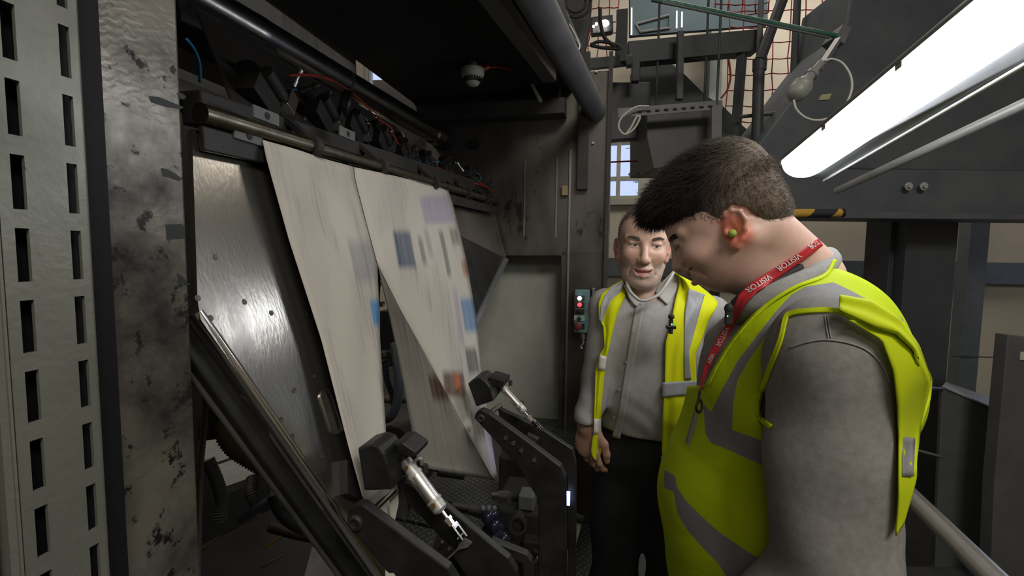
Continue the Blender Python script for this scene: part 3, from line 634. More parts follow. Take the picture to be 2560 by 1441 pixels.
g = G().tube(bez([P(1036, 1168, 0.679), P(1040, 1150, 0.671), P(1052, 1148, 0.671), P(1054, 1162, 0.679)]), .0022); g.build('air_elbow', 'silverpaint', n1, smooth=True)
g = G().tube(bez([P(1005, 1190, 0.702), P(1012, 1240, 0.702), P(1008, 1290, 0.702)]), .010); g.build('link', 'dark', n1, smooth=True)
for x, y in ((1105, 1356), (1122, 1374)): q = P(x, y, .66); G().sphere(q, .0034, 10).build('socket_screw', 'dark', n1, smooth=True)
g = G(); prismT(g, [(1090, 1342), (1142, 1384), (1115, 1400), (1080, 1375)], 0.612, 0.0078); g.build('clevis_pad', 'dark', n1)
n2 = arm('farther black press arm with a steel air cylinder, beside the right paper web', .985,
    [(1169, 960), (1184, 948), (1200, 944), (1213, 953), (1226, 970), (1234, 1003), (1190, 1018)], .07,
    [(1222, 944), (1244, 950), (1260, 955), (1258, 968), (1230, 968)],
    (P(1244, 956, 1.108), P(1352, 1075, 1.053)), 0.0090,
    [('arm_plate', [(1185, 1046), (1190, 1032), (1204, 1025), (1222, 1034), (1310, 1098), (1402, 1168), (1414, 1195), (1416, 1500), (1345, 1500), (1345, 1250), (1290, 1160), (1205, 1068)], 0.944, 0.0218),
     ('arm_plate', [(1244, 1020), (1290, 1042), (1353, 1073), (1432, 1125), (1440, 1160), (1440, 1500), (1420, 1500), (1418, 1190), (1300, 1090), (1250, 1062)], 1.061, 0.0172)],
    (P(1225, 1032, 1.061), P(1252, 1014, 1.115), .0055), (1203, 1046, 0.0090, 0.9434), [(1276, 958, 1.108), (1304, 1010, 1.092)])
g = G(); prismT(g, [(1318, 1086), (1345, 1100), (1340, 1108), (1334, 1108), (1334, 1112), (1316, 1096)], 0.998, 0.0156); g.build('clevis_bracket', 'dark', n2, bevel=.001)
for x, y in ((1284, 1108), (1304, 1126), (1336, 1150), (1265, 1095)): q = PT(x, y, .944); G().cyl(q, q-U*.004, .005, n=8).build('bolt', 'steel', n2, smooth=True)
q = PT(1420.5, 1247, 1.05); ld = G().obox(q, Z, V, U, .016, .004, .003)
tagp(ld.build('indicator_light', mat('bluish_led', (.5, .6, 1), .4, emit=(.45, .55, 1), es=2.5), n2), None)
# machine parts in the pit between the arms
def boxT(name, label, cat, px0, py0, px1, py1, t, th, m, bevel=.003):
    a = PT(px0, py1, t); b = PT(px1, py0, t)
    return tagp(G().box(t, t+th, a.dot(V), b.dot(V), a.z, b.z).build(name, m, bevel=bevel), label, cat)
gb = thing('drive_unit', 'black greasy drive unit with knobs and shafts between the two arms', 'machine unit', PT(1290, 1420, 1.3))
def boxp(name, px0, py0, px1, py1, t, th, m, root, bevel=.004):
    a = PT(px0, py1, t); b = PT(px1, py0, t); return G().box(t, t+th, a.dot(V), b.dot(V), a.z, b.z).build(name, m, root, bevel=bevel)
boxp('housing', 1235, 1290, 1372, 1520, 1.30, .18, 'press_black', gb, .01)
boxp('housing_step', 1250, 1245, 1345, 1300, 1.36, .12, 'dark', gb, .008)
boxp('side_block', 1305, 1360, 1350, 1441, 1.26, .05, 'dark', gb)
boxp('side_block', 1295, 1245, 1334, 1275, 1.30, .06, 'midgrey', gb)
p = P(1232, 1240, 1.35); q = P(1275, 1244, 1.33); G().lathe(p, q-p, [(0, 0), (0, .010), (.022, .010), (.022, .016), (.052, .016), (.052, .011), (.054, 0)], 24).build('steel_knob', 'steel', gb, smooth=True)
p = P(1130, 1262, 1.2); q = P(1215, 1277, 1.2); G().lathe(p, q-p, [(0, 0), (0, .009), (.045, .009), (.045, .012), (.09, .012), (.09, 0)], 18).build('drive_shaft', 'dark', gb, smooth=True)
for k in range(5): c = P(1207+k*7, 1272+(k % 2)*9, 1.19); G().sphere(c, .008, 10).build('coupling_bolt', 'midgrey', gb, smooth=True)
p = P(1297, 1290, 1.28); q = P(1294, 1318, 1.2); G().lathe(p, q-p, [(0, 0), (0, .016), (.05, .019), (.06, .024), (.075, .024), (.075, .017), (.06, .015), (.06, 0)], 26).build('socket', 'dark', gb, smooth=True)
g = G(); c = P(1240, 1312, 1.2)
for k in range(9): g.sphere(c+Vector((random.uniform(-.022, .022), random.uniform(-.02, .02), random.uniform(-.045, .03))), random.uniform(.012, .022), 10)
tagp(g.build('plastic_bag', mat('dark_blue_film', (.02, .022, .045), .18), smooth='all'), 'dark blue crumpled plastic wrap hanging by the drive unit', 'plastic wrap')
for i, (x0, y0, x1, y1, r) in enumerate(((1332, 1376, 1360, 1392, .006), (1345, 1395, 1325, 1420, .005), (1390, 1330, 1388, 1390, .007), (1065, 1160, 1110, 1176, .012), (1095, 1180, 1160, 1190, .012))):
    G().cyl(P(x0, y0, 1.3), P(x1, y1, 1.32), r, n=12).build('linkage', 'dark' if i != 1 else 'midgrey', gb, smooth=True)
boxT('gear_case', 'dark gear case behind the right paper web at the far end', 'machine unit', 1245, 1150, 1330, 1240, 1.62, .15, 'dark', .01)
boxT('lower_cover', 'black lower cover panel beneath the far arm', 'cover', 1340, 1200, 1440, 1500, 1.6, .05, 'press_black')
bx = G().prism([P(1440, 1292, 1.45), P(1457, 1300, 1.43), P(1420, 1440, 1.3), P(1406, 1480, 1.3), P(1418, 1380, 1.36)], U*.01)
bt = thing('edge_strip', 'narrow grey-green strip with a black cap standing beside the walkway', 'strip', P(1430, 1400, 1.36)); bx.build('strip_body', mat('faded_green', (.20, .22, .12), .5), bt)
G().cyl(P(1432, 1290, 1.44), P(1460, 1302, 1.42), .012).build('strip_cap', 'black', bt, smooth=True)

# ------------------------------------------------------------------ hoses
def hose(label, pts, r, m, pitchl=.0055, corr=.10, n=14, name='hose', cat='hose', group=None):
    c = bez([P(*p) for p in pts], 40)
    L_ = [0]
    for i in range(1, len(c)): L_.append(L_[-1]+(c[i]-c[i-1]).length)
    if corr:
        k = int(L_[-1]/(pitchl/4)); q = []; j = 0
        for i in range(k+1):
            s = L_[-1]*i/k
            while j < len(L_)-2 and L_[j+1] < s: j += 1
            q.append(c[j].lerp(c[j+1], (s-L_[j])/max(1e-9, L_[j+1]-L_[j])))
        g = G().tube(q, r, n, rf=lambda i: r*(1+corr*math.sin(i*math.pi/2)))
    else: g = G().tube(c[::3]+[c[-1]], r, n)
    return tagp(g.build(name, m, smooth='all'), label, cat, group)
M['hose_brown'] = mat('brown_hose', (.20, .15, .095), .5, 0, (.13, .10, .07), 9)
M['hose_grey'] = mat('grey_hose', (.15, .15, .145), .5, 0, (.10, .10, .10), 9)
M['hose_black'] = mat('black_hose', (.035, .035, .037), .45)
hose('thick brown corrugated hose curving behind the chrome rail', [(548, 1050, 1.0), (572, 1105, 1.0), (618, 1145, 1.02), (712, 1198, 1.04)], .0185, 'hose_brown', .0065)
hose('thick smooth black elbow hose above the brown corrugated one', [(522, 1095, 1.0), (525, 1045, 1.0), (552, 1008, 1.0), (596, 1012, 1.04), (612, 1050, 1.1)], .019, 'hose_black', corr=0)
hose('grey corrugated hose hanging down beside the worn frame', [(520, 1150, .98), (545, 1210, .98), (554, 1255, .98), (550, 1305, .97)], .0125, 'hose_grey')
hose('pale corrugated hose bend below the brown hose', [(632, 1195, 1.08), (630, 1235, 1.05), (650, 1268, 1.04), (700, 1245, 1.06)], .013, 'hose_grey')
hose('black corrugated hose dipping toward the bottom of the board', [(684, 1235, 1.0), (705, 1285, 1.0), (750, 1318, 1.0), (812, 1326, 1.0)], .0135, 'hose_black')
hose('smooth grey hose crossing below the brown hose', [(722, 1225, 1.0), (670, 1255, 1.0), (602, 1300, 1.0)], .010, 'darkgrey', corr=0)
hose('thin corrugated hose running upright behind the worn frame', [(513, 915, .9), (514, 980, .9), (511, 1060, .9), (500, 1200, .9), (492, 1500, .88)], .0055, 'hose_brown', .005)
hose('thin pale corrugated hose standing behind the chrome rail', [(614, 1070, 1.2), (618, 1110, 1.2), (640, 1150, 1.2)], .012, 'hose_black')
hose('smooth dark grey cable loop seen between the two paper webs', [(986, 860, 1.75), (996, 930, 1.7), (994, 1000, 1.68), (978, 1040, 1.68), (955, 1050, 1.7)], .017, 'darkgrey', corr=0)
hose('tan corrugated hose passing behind the grey cable loop', [(960, 998, 1.8), (990, 1000, 1.8), (1030, 998, 1.8)], .015, 'hose_brown')
hose('thin black corrugated hose hanging between the two paper webs', [(962, 900, 1.72), (968, 950, 1.72), (980, 985, 1.72), (984, 1015, 1.72)], .011, 'hose_black', .005)
hose('rust brown pipe lying low behind the chrome rail', [(676, 1320, 1.1), (735, 1336, 1.08), (800, 1352, 1.05), (838, 1388, 1.03)], .011, mat('rusty_pipe', (.11, .075, .06), .5, .2), corr=0, name='pipe', cat='pipe')
tagp(G().sphere(P(826, 1372, 1.03), .018, 14).build('pipe_joint', 'dark', smooth=True), 'dark round joint at the end of the rust brown pipe', 'pipe joint')
tagp(G().bar(P(500, 1372, 1.25), P(641, 1294, 1.35), .012, .006).build('guide_bar', 'olive_steel'), 'flat pale metal bar low behind the worn frame', 'bar')
tagp(G().bar(P(660, 1372, 1.35), P(710, 1338, 1.4), .010, .005).build('guide_bar', 'brass'), 'short yellowish metal bar low behind the hoses', 'bar')
tagp(G().bar(P(655, 1420, 1.35), P(706, 1390, 1.4), .006, .004).build('guide_bar', 'olive_steel'), 'thin metal bar at the very bottom behind the chrome rail', 'bar')
# dark mechanism seen between the two webs
mu = thing('roller_unit', 'black roller unit seen between the two paper webs', 'machine unit', P(1000, 1120, 1.75))
G().cyl(P(985, 1105, 1.65), P(1040, 1075, 1.85), .05, n=24).build('rubber_roller', 'black', mu, smooth=True)
G().cyl(P(975, 1085, 1.75), P(995, 1075, 1.85), .03, n=20).build('end_disc', 'dark', mu, smooth=True)
boxp('mount', 950, 780, 1010, 900, 1.75, .05, 'press_black', mu)
boxp('mount', 960, 1100, 1060, 1200, 1.7, .1, 'press_black', mu)
boxp('clamp', 948, 880, 985, 915, 1.7, .03, 'dark', mu)
for x, y in ((948, 712), (957, 760), (960, 885)): c = P(x, y, 1.7); G().cyl(c, c-U*.02, .010, n=10).build('bolt', 'steel', mu, smooth=True)

# ------------------------------------------------------------------ slitter rail and trolleys
def PSs(x, y, s=-.52): return PS(x, y, s)
sr_ = thing('slitter_rail', 'oily round steel slitter rail with black stop clamps above the paper', 'rail', PSs(860, 400))
pa, pb = PSs(500, 283, -.505), PSs(1247, 507, -.505)
dr = (pb-pa)
G().cyl(pa, pa+dr*.155, .013, n=24).build('rail_tube', 'olive_steel', sr_, smooth=True)
G().cyl(pa+dr*.14, pa+dr*.99, .0115, n=24).build('rail_tube', 'olive_steel', sr_, smooth=True)
pc, pd = PSs(478, 268, -.56), PSs(1230, 480, -.56)
G().bar(pc, pd, .035, .045).build('cross_beam', 'dark', sr_, bevel=.003)
pe = pc-Z*.045; pf = pd-Z*.035
G().bar(pe, pf, .02, .012).build('lower_bar', 'black', sr_, bevel=.002)
G().bar(pa-Z*.030, pb-Z*.036, .008, .030).build('front_bar', 'dark', sr_, bevel=.002)
for fr in (.145, .30, .50, .70, .86, .97):
    c = pa+dr*fr; G().cyl(c-U*.008, c+U*.008, .019, n=20).build('clamp_ring', 'dark', sr_, smooth=True)
    G().bar(c+Vector((0, 0, .01)), c+Vector((-.05, 0, .05)), .02, .012).build('clamp_arm', 'black', sr_, bevel=.002)
for fr in (.22, .74, .90):
    c = pa+dr*fr; G().bar(c+Z*.01, c-Z*.045-V*.01, .009, .012).build('stop_finger', 'black', sr_, bevel=.002)
for x, y, w_ in ((620, 340, 70), (665, 290, 60), (868, 335, 34)):
    a_ = PS(x, y, -.50+.0); G().bar(a_-U*.025, a_+U*.025, .004, .018).build('drilled_plate', 'midgrey', sr_, bevel=.001)
    G().cyl(a_, a_+V*.003, .005, n=12).build('plate_hole', 'rubber', sr_)
for i in range(7):
    c = pa+dr*(.55+i*.062); G().lathe(c+Z*.012-V*.02, Vector((.3, -.5, .4)).normalized(), [(0, .0), (0, .010), (.012, .010), (.012, .006), (.02, .006), (.02, 0)], 12).build('adjusting_screw', 'dark', sr_, smooth=True)
def trolley(label, x, y, d, k=1.0, gs=1.0):
    c = P(x, y, d); t = thing('slitter_unit', label, 'slitter unit', c-Z*.05, 'slitter units along the rail')
    D = (U*.62-V*.1-Z*.35).normalized(); X = D.cross(Z).normalized(); Y = X.cross(D).normalized()
    def pt(a, b, e): return c+(D*a+X*b+Y*e)*k
    G().obox(pt(0, 0, -.01), D, X, Y, .032*k, .014*k, .016*k).build('carriage', 'dark', t, bevel=.002)
    if gs: G().lathe(pt(-.045+.02*(1-gs), 0, .012), (X+D*(gs-.6)*1.2).normalized(), [(-.010*k, 0), (-.010*k, .026*k*gs), (-.006*k, .030*k*gs), (.006*k, .030*k*gs), (.010*k, .026*k*gs), (.010*k, 0)], 28).build('blade_guard', 'blackgloss', t, smooth=True)
    G().lathe(pt(-.02, .01, .02), D, [(0, 0), (0, .012*k), (.045*k, .012*k), (.045*k, 0)], 18).build('air_cylinder', 'dark', t, smooth=True)
    G().obox(pt(.036, .01, .02), D, X, Y, .012*k, .016*k, .016*k).build('valve_block', 'chrome', t, bevel=.0015)
    G().lathe(pt(.046, .01, .02), D, [(0, 0), (0, .007*k), (.014*k, .007*k), (.016*k, .004*k), (.016*k, 0)], 6).build('hex_nut', 'chrome', t)
    G().obox(pt(.01, -.016, -.028), D, X, Y, .03*k, .003*k, .010*k).build('side_bracket', 'midgrey', t, bevel=.001)
    for q in (-.015, .02): G().cyl(pt(q, -.019, -.028), pt(q, -.022, -.028), .004*k, n=8).build('bracket_screw', 'dark', t)
    G().cyl(pt(.02, 0, -.02), pt(.03, .0, -.06), .006*k, n=10).build('slitter_stem', 'steel', t, smooth=True)
    return t
for lab, x, y, d, k in (('nearest slitter unit on the rail, under the round black cover', 655, 232, .86, 1.25), ('second slitter unit from the left, with a square metal block', 800, 285, 1.04, 1.2), ('slitter unit with a big round black guard, third from the left', 880, 318, 1.16, 1.2),
        ('slitter unit with a bright hexagonal nut, fourth from the left', 948, 352, 1.28, 1.15), ('slitter unit just right of the bright hexagonal nut', 1003, 378, 1.42, 1.1), ('slitter unit where the red wires end', 1062, 408, 1.58, 1.1),
        ('slitter unit with blue tubes near the far end', 1110, 425, 1.72, 1.1), ('last slitter unit on the rail at the far frame', 1172, 440, 1.85, 1.1)):
    trolley(lab, x, y, d, k, {655: 0, 800: 0, 880: 1.05, 948: .5, 1003: .55, 1062: .35, 1110: .45, 1172: .3}[x])
    c = P(x-18, y+8, d); hx_ = thing('rail_bracket', lab.replace('slitter unit', 'bracket under slitter unit'), 'bracket', c-Z*.03, 'brackets along the rail'); G().obox(c, (U-Z*.3).normalized(), V, Z, .018, .004, .012).build('plate', 'midgrey', hx_, bevel=.001); G().cyl(c+V*.004, c+V*.012, .006, n=6).build('hex_bolt', 'steel', hx_)
g = G(); g.lathe(P(632, 205, .9), -U+V*.3, [(-.02, 0), (-.02, .034), (.02, .034), (.024, .03), (.024, 0)], 32)
tagp(g.build('blade_cover', 'rubber', smooth=True), 'round flat black blade cover above the nearest slitter unit', 'cover')
def wire(label, pts, r, m, group=None, name='wire', cat='wire'):
    return tagp(G().tube(bez([P(*p) for p in pts], 10), r, 6).build(name, m, smooth='all'), label, cat, group)
wire('long red wire sagging in front of the steel guide roller', [(722, 188, .95), (765, 186, .98), (820, 196, 1.05), (870, 225, 1.12), (915, 262, 1.2), (950, 296, 1.3), (975, 330, 1.36)], .0016, 'red')
wire('second red wire running just below the long sagging one', [(722, 190, .95), (790, 192, 1.0), (850, 212, 1.1), (905, 256, 1.2), (945, 300, 1.3), (985, 344, 1.36)], .0014, 'red')
for i, (lb, pts) in enumerate((('red wire bundle at the yellow cable tie', [(938, 290, 1.3), (955, 318, 1.32), (985, 340, 1.36), (1000, 372, 1.4), (1030, 398, 1.5), (1062, 410, 1.6)]),
        ('thin red wire looping under the cable tie', [(940, 296, 1.3), (975, 318, 1.33), (990, 352, 1.36), (1022, 382, 1.45), (1058, 402, 1.6)]),
        ('red wire along the far half of the rail', [(1095, 420, 1.6), (1125, 432, 1.68), (1165, 445, 1.75), (1200, 458, 1.85), (1232, 480, 1.95)]),
        ('second red wire along the far half of the rail', [(1090, 426, 1.6), (1130, 440, 1.68), (1172, 455, 1.75), (1212, 466, 1.85), (1226, 474, 1.95)]))):
    wire(lb, pts, .0028, 'red')
for lb, pts in (('blue air tube looping off the nearest slitter unit', [(742, 224, 1.0), (700, 224, .98), (676, 232, .96), (676, 262, .95), (700, 290, .96), (716, 318, .98)]),
        ('short blue air tube left of the looping one', [(628, 244, .9), (645, 250, .9), (656, 265, .91), (662, 275, .92)]),
        ('blue air tube hanging between the first slitter units', [(655, 242, .93), (672, 256, .93), (682, 275, .93), (684, 292, .93)]),
        ('dark blue air tube hanging beside the worn frame', [(466, 98, .62), (486, 125, .64), (498, 160, .66), (500, 205, .68)]),
        ('blue air tube drooping to the rail, left of a pair', [(1040, 398, 1.5), (1048, 412, 1.5), (1046, 425, 1.5), (1035, 432, 1.5)]),
        ('blue air tube drooping to the rail, right of a pair', [(1048, 398, 1.52), (1054, 415, 1.52), (1052, 428, 1.5), (1046, 436, 1.5)]),
        ('blue air tube arching to the bright fitting at the far end', [(1100, 404, 1.62), (1080, 406, 1.6), (1065, 418, 1.58), (1052, 434, 1.55)]),
        ('blue air tube hanging third from the far end', [(1112, 425, 1.68), (1118, 440, 1.68), (1114, 452, 1.68)]),
        ('blue air tube hanging second from the far end', [(1136, 434, 1.74), (1138, 450, 1.74), (1130, 464, 1.74)]),
        ('blue air tube looping at the last slitter unit', [(1190, 432, 1.86), (1202, 440, 1.88), (1198, 452, 1.88), (1175, 460, 1.86), (1157, 470, 1.85)])):
    wire(lb, pts, .0024, 'blue', name='air_tube', cat='air tube')
wire('pale yellow cable tie holding the red wires', [(944, 290, 1.29), (938, 298, 1.28), (942, 310, 1.29), (950, 306, 1.3)], .002, 'whiteplastic', name='cable_tie', cat='cable tie')
wire('thin grey tube standing from the third slitter unit', [(872, 252, 1.15), (858, 262, 1.14), (840, 285, 1.13), (828, 300, 1.13)], .002, 'midgrey', name='air_tube', cat='air tube')

rf_ = random.Random(5)
for x, y, d in ((742, 196, 1.0), (772, 222, 1.03), (812, 248, 1.08), (858, 262, 1.14), (905, 290, 1.2), (932, 318, 1.26), (968, 340, 1.34), (1010, 352, 1.42), (1040, 380, 1.5), (1078, 392, 1.6), (1112, 402, 1.68), (1150, 418, 1.76), (1192, 434, 1.88), (1222, 460, 1.95)):
    c = P(x, y, d); dr_ = Vector((rf_.uniform(-.6, .9), rf_.uniform(-.3, .3), rf_.uniform(.3, 1))).normalized(); f_ = thing('tube_fitting', 'small metal tube fitting among the slitter units on the rail', 'fitting', c-Z*.02, 'tube fittings along the slitter rail')
    G().lathe(c-dr_*.02, dr_, [(0, 0), (0, .007), (.014, .007), (.014, .005), (.03, .005), (.03, .0075), (.04, .0075), (.04, 0)], 10).build('fitting_body', 'dark' if rf_.random() < .5 else 'steel', f_, smooth=True)
    G().lathe(c+dr_*.018, dr_, [(0, 0), (0, .0045), (.006, .0045), (.008, .002), (.008, 0)], 6).build('fitting_nut', 'chrome', f_)
# ------------------------------------------------------------------ fluorescent fitting over the walkway
M['diffuser'] = mat('lit_diffuser', (.9, .93, 1), .4, emit=(.90, .94, 1.0), es=TUBE_EMIT)
A0, A1 = P(1998, 412, 1.50), P(2720, -118, .60)
fx = thing('fluorescent_lamp', 'lit long fluorescent batten lamp with a bright white diffuser', 'lamp', A1)
d = (A1-A0).normalized(); sx_ = d.cross(Z).normalized(); up_ = sx_.cross(d).normalized()
dn_ = -up_
def lamp_section(w, h, k0, k1, n=14, a0=0, a1=math.pi):
    rs = []
    L = (A1-A0).length
    ks = [0, .004, .012, .03, .05, .5, 1]
    sc = [.55, .72, .88, .97, 1, 1, 1]
    for k, s in zip(ks, sc):
        c = A0+d*L*k; rs.append([c+sx_*(w*s*math.cos(a0+(a1-a0)*i/n))+dn_*(h*s*math.sin(a0+(a1-a0)*i/n)) for i in range(n+1)])
    return rs
G().rings(lamp_section(.062, .052, 0, 1)).build('diffuser', M['diffuser'], fx, smooth=True)
g = G().rings([[p+up_*.0025 for p in r] for r in lamp_section(.068, .040, 0, 1, a0=math.pi, a1=2*math.pi)]); g.build('housing', mat('lamp_housing', (.16, .155, .14), .5), fx, smooth=True)
for k in (.02, .33, .66): c = A0+d*((A1-A0).length*k)
for k in (.03, .36, .70):
    for s in (-1, 1):
        c = A0+d*((A1-A0).length*k)+sx_*(.064*s); G().obox(c, d, sx_, up_, .010, .003, .008).build('clip', 'steel', fx, bevel=.001)
# second, unlit tapered fitting below it
q = [P(2012, 434, 1.50), P(2740, -60, .60), P(2790, 30, .60), P(2060, 452, 1.52)]
G().prism(q, Vector((.01, .01, .03))).build('lamp_tray', 'midgrey', fx, bevel=.002)
G().cyl(P(2060, 452, 1.51), P(2790, 30, .595), .0045, n=10).build('tray_edge', 'silverpaint', fx, smooth=True)
pipe('conduit_pipe', 'pale round conduit pipe slanting up to the right under the lit lamp', P(2092, 478, 1.75), P(2760, 168, .85), .0125, M['silverpaint'])
# ------------------------------------------------------------------ big grey beam and stripes
def slabY(pts, d, th, grow=None):
    g = G(); q = [P(x, y, d) for x, y in pts]; return g.prism(q, Vector((0, th, 0)))
def block(name, label, cat, pts, d, th, m='darkgrey', bevel=.004):
    return tagp(slabY(pts, d, th).build(name, m, bevel=bevel), label, cat)
bm_ = thing('cross_beam', 'wide dark grey steel beam with pale bolts running behind the young man', 'beam', P(2200, 540, 2.5))
slabY([(1660, 418), (2760, 430), (2760, 548), (1660, 548)], 2.55, .12).build('beam_web', 'darkgrey', bm_, bevel=.005)
slabY([(1660, 520), (2760, 540), (2760, 552), (1660, 542)], 2.44, .24).build('bottom_flange', 'darkgrey', bm_, bevel=.004)
slabY([(1840, 440), (1982, 440), (1975, 500), (1840, 500)], 2.52, .03).build('joint_plate', 'darkgrey', bm_, bevel=.003)
for x, y in ((1953, 480), (1918, 480), (2271, 466), (2309, 466)):
    c = P(x, y, 2.52); G().lathe(c, Vector((0, -1, 0)), [(0, 0), (0, .022), (.004, .022), (.004, .014), (.016, .012), (.018, 0)], 18).build('bolt', 'silverpaint', bm_, smooth=True)
sb = mat('hazard_stripes', (.75, .42, .05), .5); N = sb.node_tree.nodes; L = sb.node_tree.links
tc = N.new('ShaderNodeTexCoord'); sp = N.new('ShaderNodeSeparateXYZ'); L.new(tc.outputs['Object'], sp.inputs[0])
ma = N.new('ShaderNodeMath'); ma.operation = 'MULTIPLY_ADD'; ma.inputs[1].default_value = -.9; L.new(sp.outputs[2], ma.inputs[0]); L.new(sp.outputs[0], ma.inputs[2])
m2 = N.new('ShaderNodeMath'); m2.operation = 'MULTIPLY_ADD'; m2.inputs[1].default_value = 1/.235; m2.inputs[2].default_value = 20.30; L.new(ma.outputs[0], m2.inputs[0])
m3 = N.new('ShaderNodeMath'); m3.operation = 'FRACT'; L.new(m2.outputs[0], m3.inputs[0]); m4 = N.new('ShaderNodeMath'); m4.operation = 'GREATER_THAN'; m4.inputs[1].default_value = .5; L.new(m3.outputs[0], m4.inputs[0])
mx = N.new('ShaderNodeMix'); mx.data_type = 'RGBA'; mx.inputs[6].default_value = (.60, .36, .05, 1); mx.inputs[7].default_value = (.03, .03, .035, 1); L.new(m4.outputs[0], mx.inputs[0]); L.new(mx.outputs[2], N['Principled BSDF'].inputs['Base Color'])
G1 = G().cyl(P(1900, 534, 2.38), P(2100, 533, 2.38), .022, n=24); hz = thing('hazard_bar', 'yellow and black striped padded bar under the grey beam', 'hazard bar', P(2100, 545, 2.4))
G1.build('striped_tube', sb, hz, smooth=True); G().lathe(P(2100, 533, 2.38), Vector((1, 0, 0)), [(0, 0), (0, .020), (.006, .022), (.018, .022), (.022, 0)], 20).build('end_cap', 'black', hz, smooth=True)
# press unit overhead on the right
block('overhead_unit', 'big dark grey press unit overhead behind the lit lamp', 'machine unit', [(1890, 372), (1945, 300), (1975, 262), (2050, 160), (2112, 80), (2135, -60), (2900, -60), (2900, 436), (1940, 420), (1890, 420)], 2.75, .5, 'darkgrey', .01)
block('overhead_unit_ledge', 'dark steel ledge along the left edge of the overhead unit', 'ledge', [(2088, 92), (2108, 60), (2130, 66), (2112, 110)], 2.6, .12, 'midgrey')
# ------------------------------------------------------------------ columns and cabinets, lower right
cb = thing('steel_column', 'thick dark blue-grey steel column behind the young man at the right', 'column', P(2300, 1441, 2.6))
def vbox(px0, px1, y_ref, d, th, z0, z1):
    a = P(px0, y_ref, d); b = P(px1, y_ref, d); y0 = (a.y+b.y)/2
    return G().hexa(Vector((a.x, y0, z0)), Vector((b.x, y0, z0)), Vector((b.x, y0+th, z0)), Vector((a.x, y0+th, z0)), Vector((a.x, y0, z1)), Vector((b.x, y0, z1)), Vector((b.x, y0+th, z1)), Vector((a.x, y0+th, z1)))
M['cabinet_m'] = mat('cabinet_grey', (.085, .088, .088), .55, 0, (.11, .112, .11), 5, bump=.08)
M['column'] = mat('column_blue_grey', (.045, .05, .058), .5, 0, (.06, .065, .075), 5, bump=.1, bscale=150)
vbox(2264, 2392, 634, 2.7, .2, 0, 1.88).build('column_face', 'column', cb, bevel=.004)
vbox(2224, 2262, 634, 2.78, .2, 0, 1.86).build('column_flange', 'column', cb, bevel=.004)
vbox(2259, 2264, 634, 2.72, .02, 0, 1.86).build('corner_bead', 'silverpaint', cb)
ca = thing('cabinet', 'dark cabinet with a sloping pale top at the lower right', 'cabinet', P(2420, 1441, 2.4))
zt = P(2358, 958, 2.45).z
slabY([(2356, 966), (2484, 1018), (2470, 1100), (2440, 1600), (2330, 1600)], 2.42, .02).build('front_panel', 'cabinet_m', ca, bevel=.003)
q = [P(2356, 964, 2.41), P(2486, 1020, 2.41), P(2508, 1005, 2.68), P(2364, 955, 2.68)]; G().prism(q, Z*-.012).build('sloping_top', 'silverpaint', ca, bevel=.002)
c2 = slabY([(2520, 838), (2720, 862), (2640, 1600), (2470, 1600), (2487, 1200)], 2.2, .06)
ck = thing('cabinet', 'tall dark cabinet cut by the right edge of the picture', 'cabinet', P(2560, 1441, 2.2)); c2.build('cabinet_body', 'cabinet_m', ck, bevel=.004)
slabY([(2552, 880), (2580, 882), (2578, 902), (2550, 900)], 2.195, .004).build('white_tag', 'whiteplastic', ck)
tagp(G().bar(P(2470, 1170, 2.5), P(2456, 1305, 2.5), .03, .01, Vector((0, 1, 0))).build('pale_strip', 'silverpaint'), 'short pale upright strip in the gap between the two cabinets', 'strip')
gaps = G().bar(P(2352, 1000, 2.9), P(2329, 1255, 2.9), .035, .02, Vector((0, 1, 0))); lt = thing('lattice_post', 'pale lattice post standing between the steel column and the cabinet', 'post', P(2330, 1255, 2.9))
gaps.build('post', 'silverpaint', lt)
for i in range(7):
    y = 1130+i*18; x = 2341-i*1.6
    G().bar(P(x-9, y, 2.86), P(x+9, y+(12 if i > 3 else 0), 2.86), .012, .008, Vector((0, 1, 0))).build('rung', 'dark', lt)
def rod(label, p0, p1, r, m, name='rod', cat='rod', group=None): return tagp(G().cyl(P(*p0), P(*p1), r, n=10).build(name, m, smooth=True), label, cat, group)
rod('thin dark rod reaching from the young man\'s back to the column, upper of two', (2285, 969, 2.3), (2362, 972, 2.4), .008, 'darkgrey')
rod('thin dark rod reaching from the young man\'s back to the column, lower of two', (2275, 1122, 2.3), (2350, 1142, 2.4), .008, 'midgrey')
rod('thin dark wire strung across the cream wall at the right', (2380, 890, 4.2), (2530, 896, 4.2), .006, 'dark', 'wire', 'wire')
hp = thing('handrail', 'round satin steel handrail running down at the lower right', 'handrail', P(2500, 1460, 1.0))
G().cyl(P(2215, 1180, 1.62), P(2600, 1562, .86), .026, n=30).build('rail_tube', mat('warm_steel', (.55, .53, .48), .32, .8, (.46, .45, .41), 9), hp, smooth=True)
rp = P(2244, 1250, 1.6); G().cyl(rp, Vector((rp.x, rp.y, 0)), .014, n=16).build('rail_post', 'steel', hp, smooth=True)
c = P(2240, 1365, 1.6); G().sphere(c, .018, 12).build('post_knuckle', 'steel', hp, smooth=True)
block('floor_box', 'low black box on the floor behind the handrail', 'box', [(2230, 1270), (2330, 1280), (2330, 1600), (2230, 1600)], 2.42, .2, 'press_black', .01)
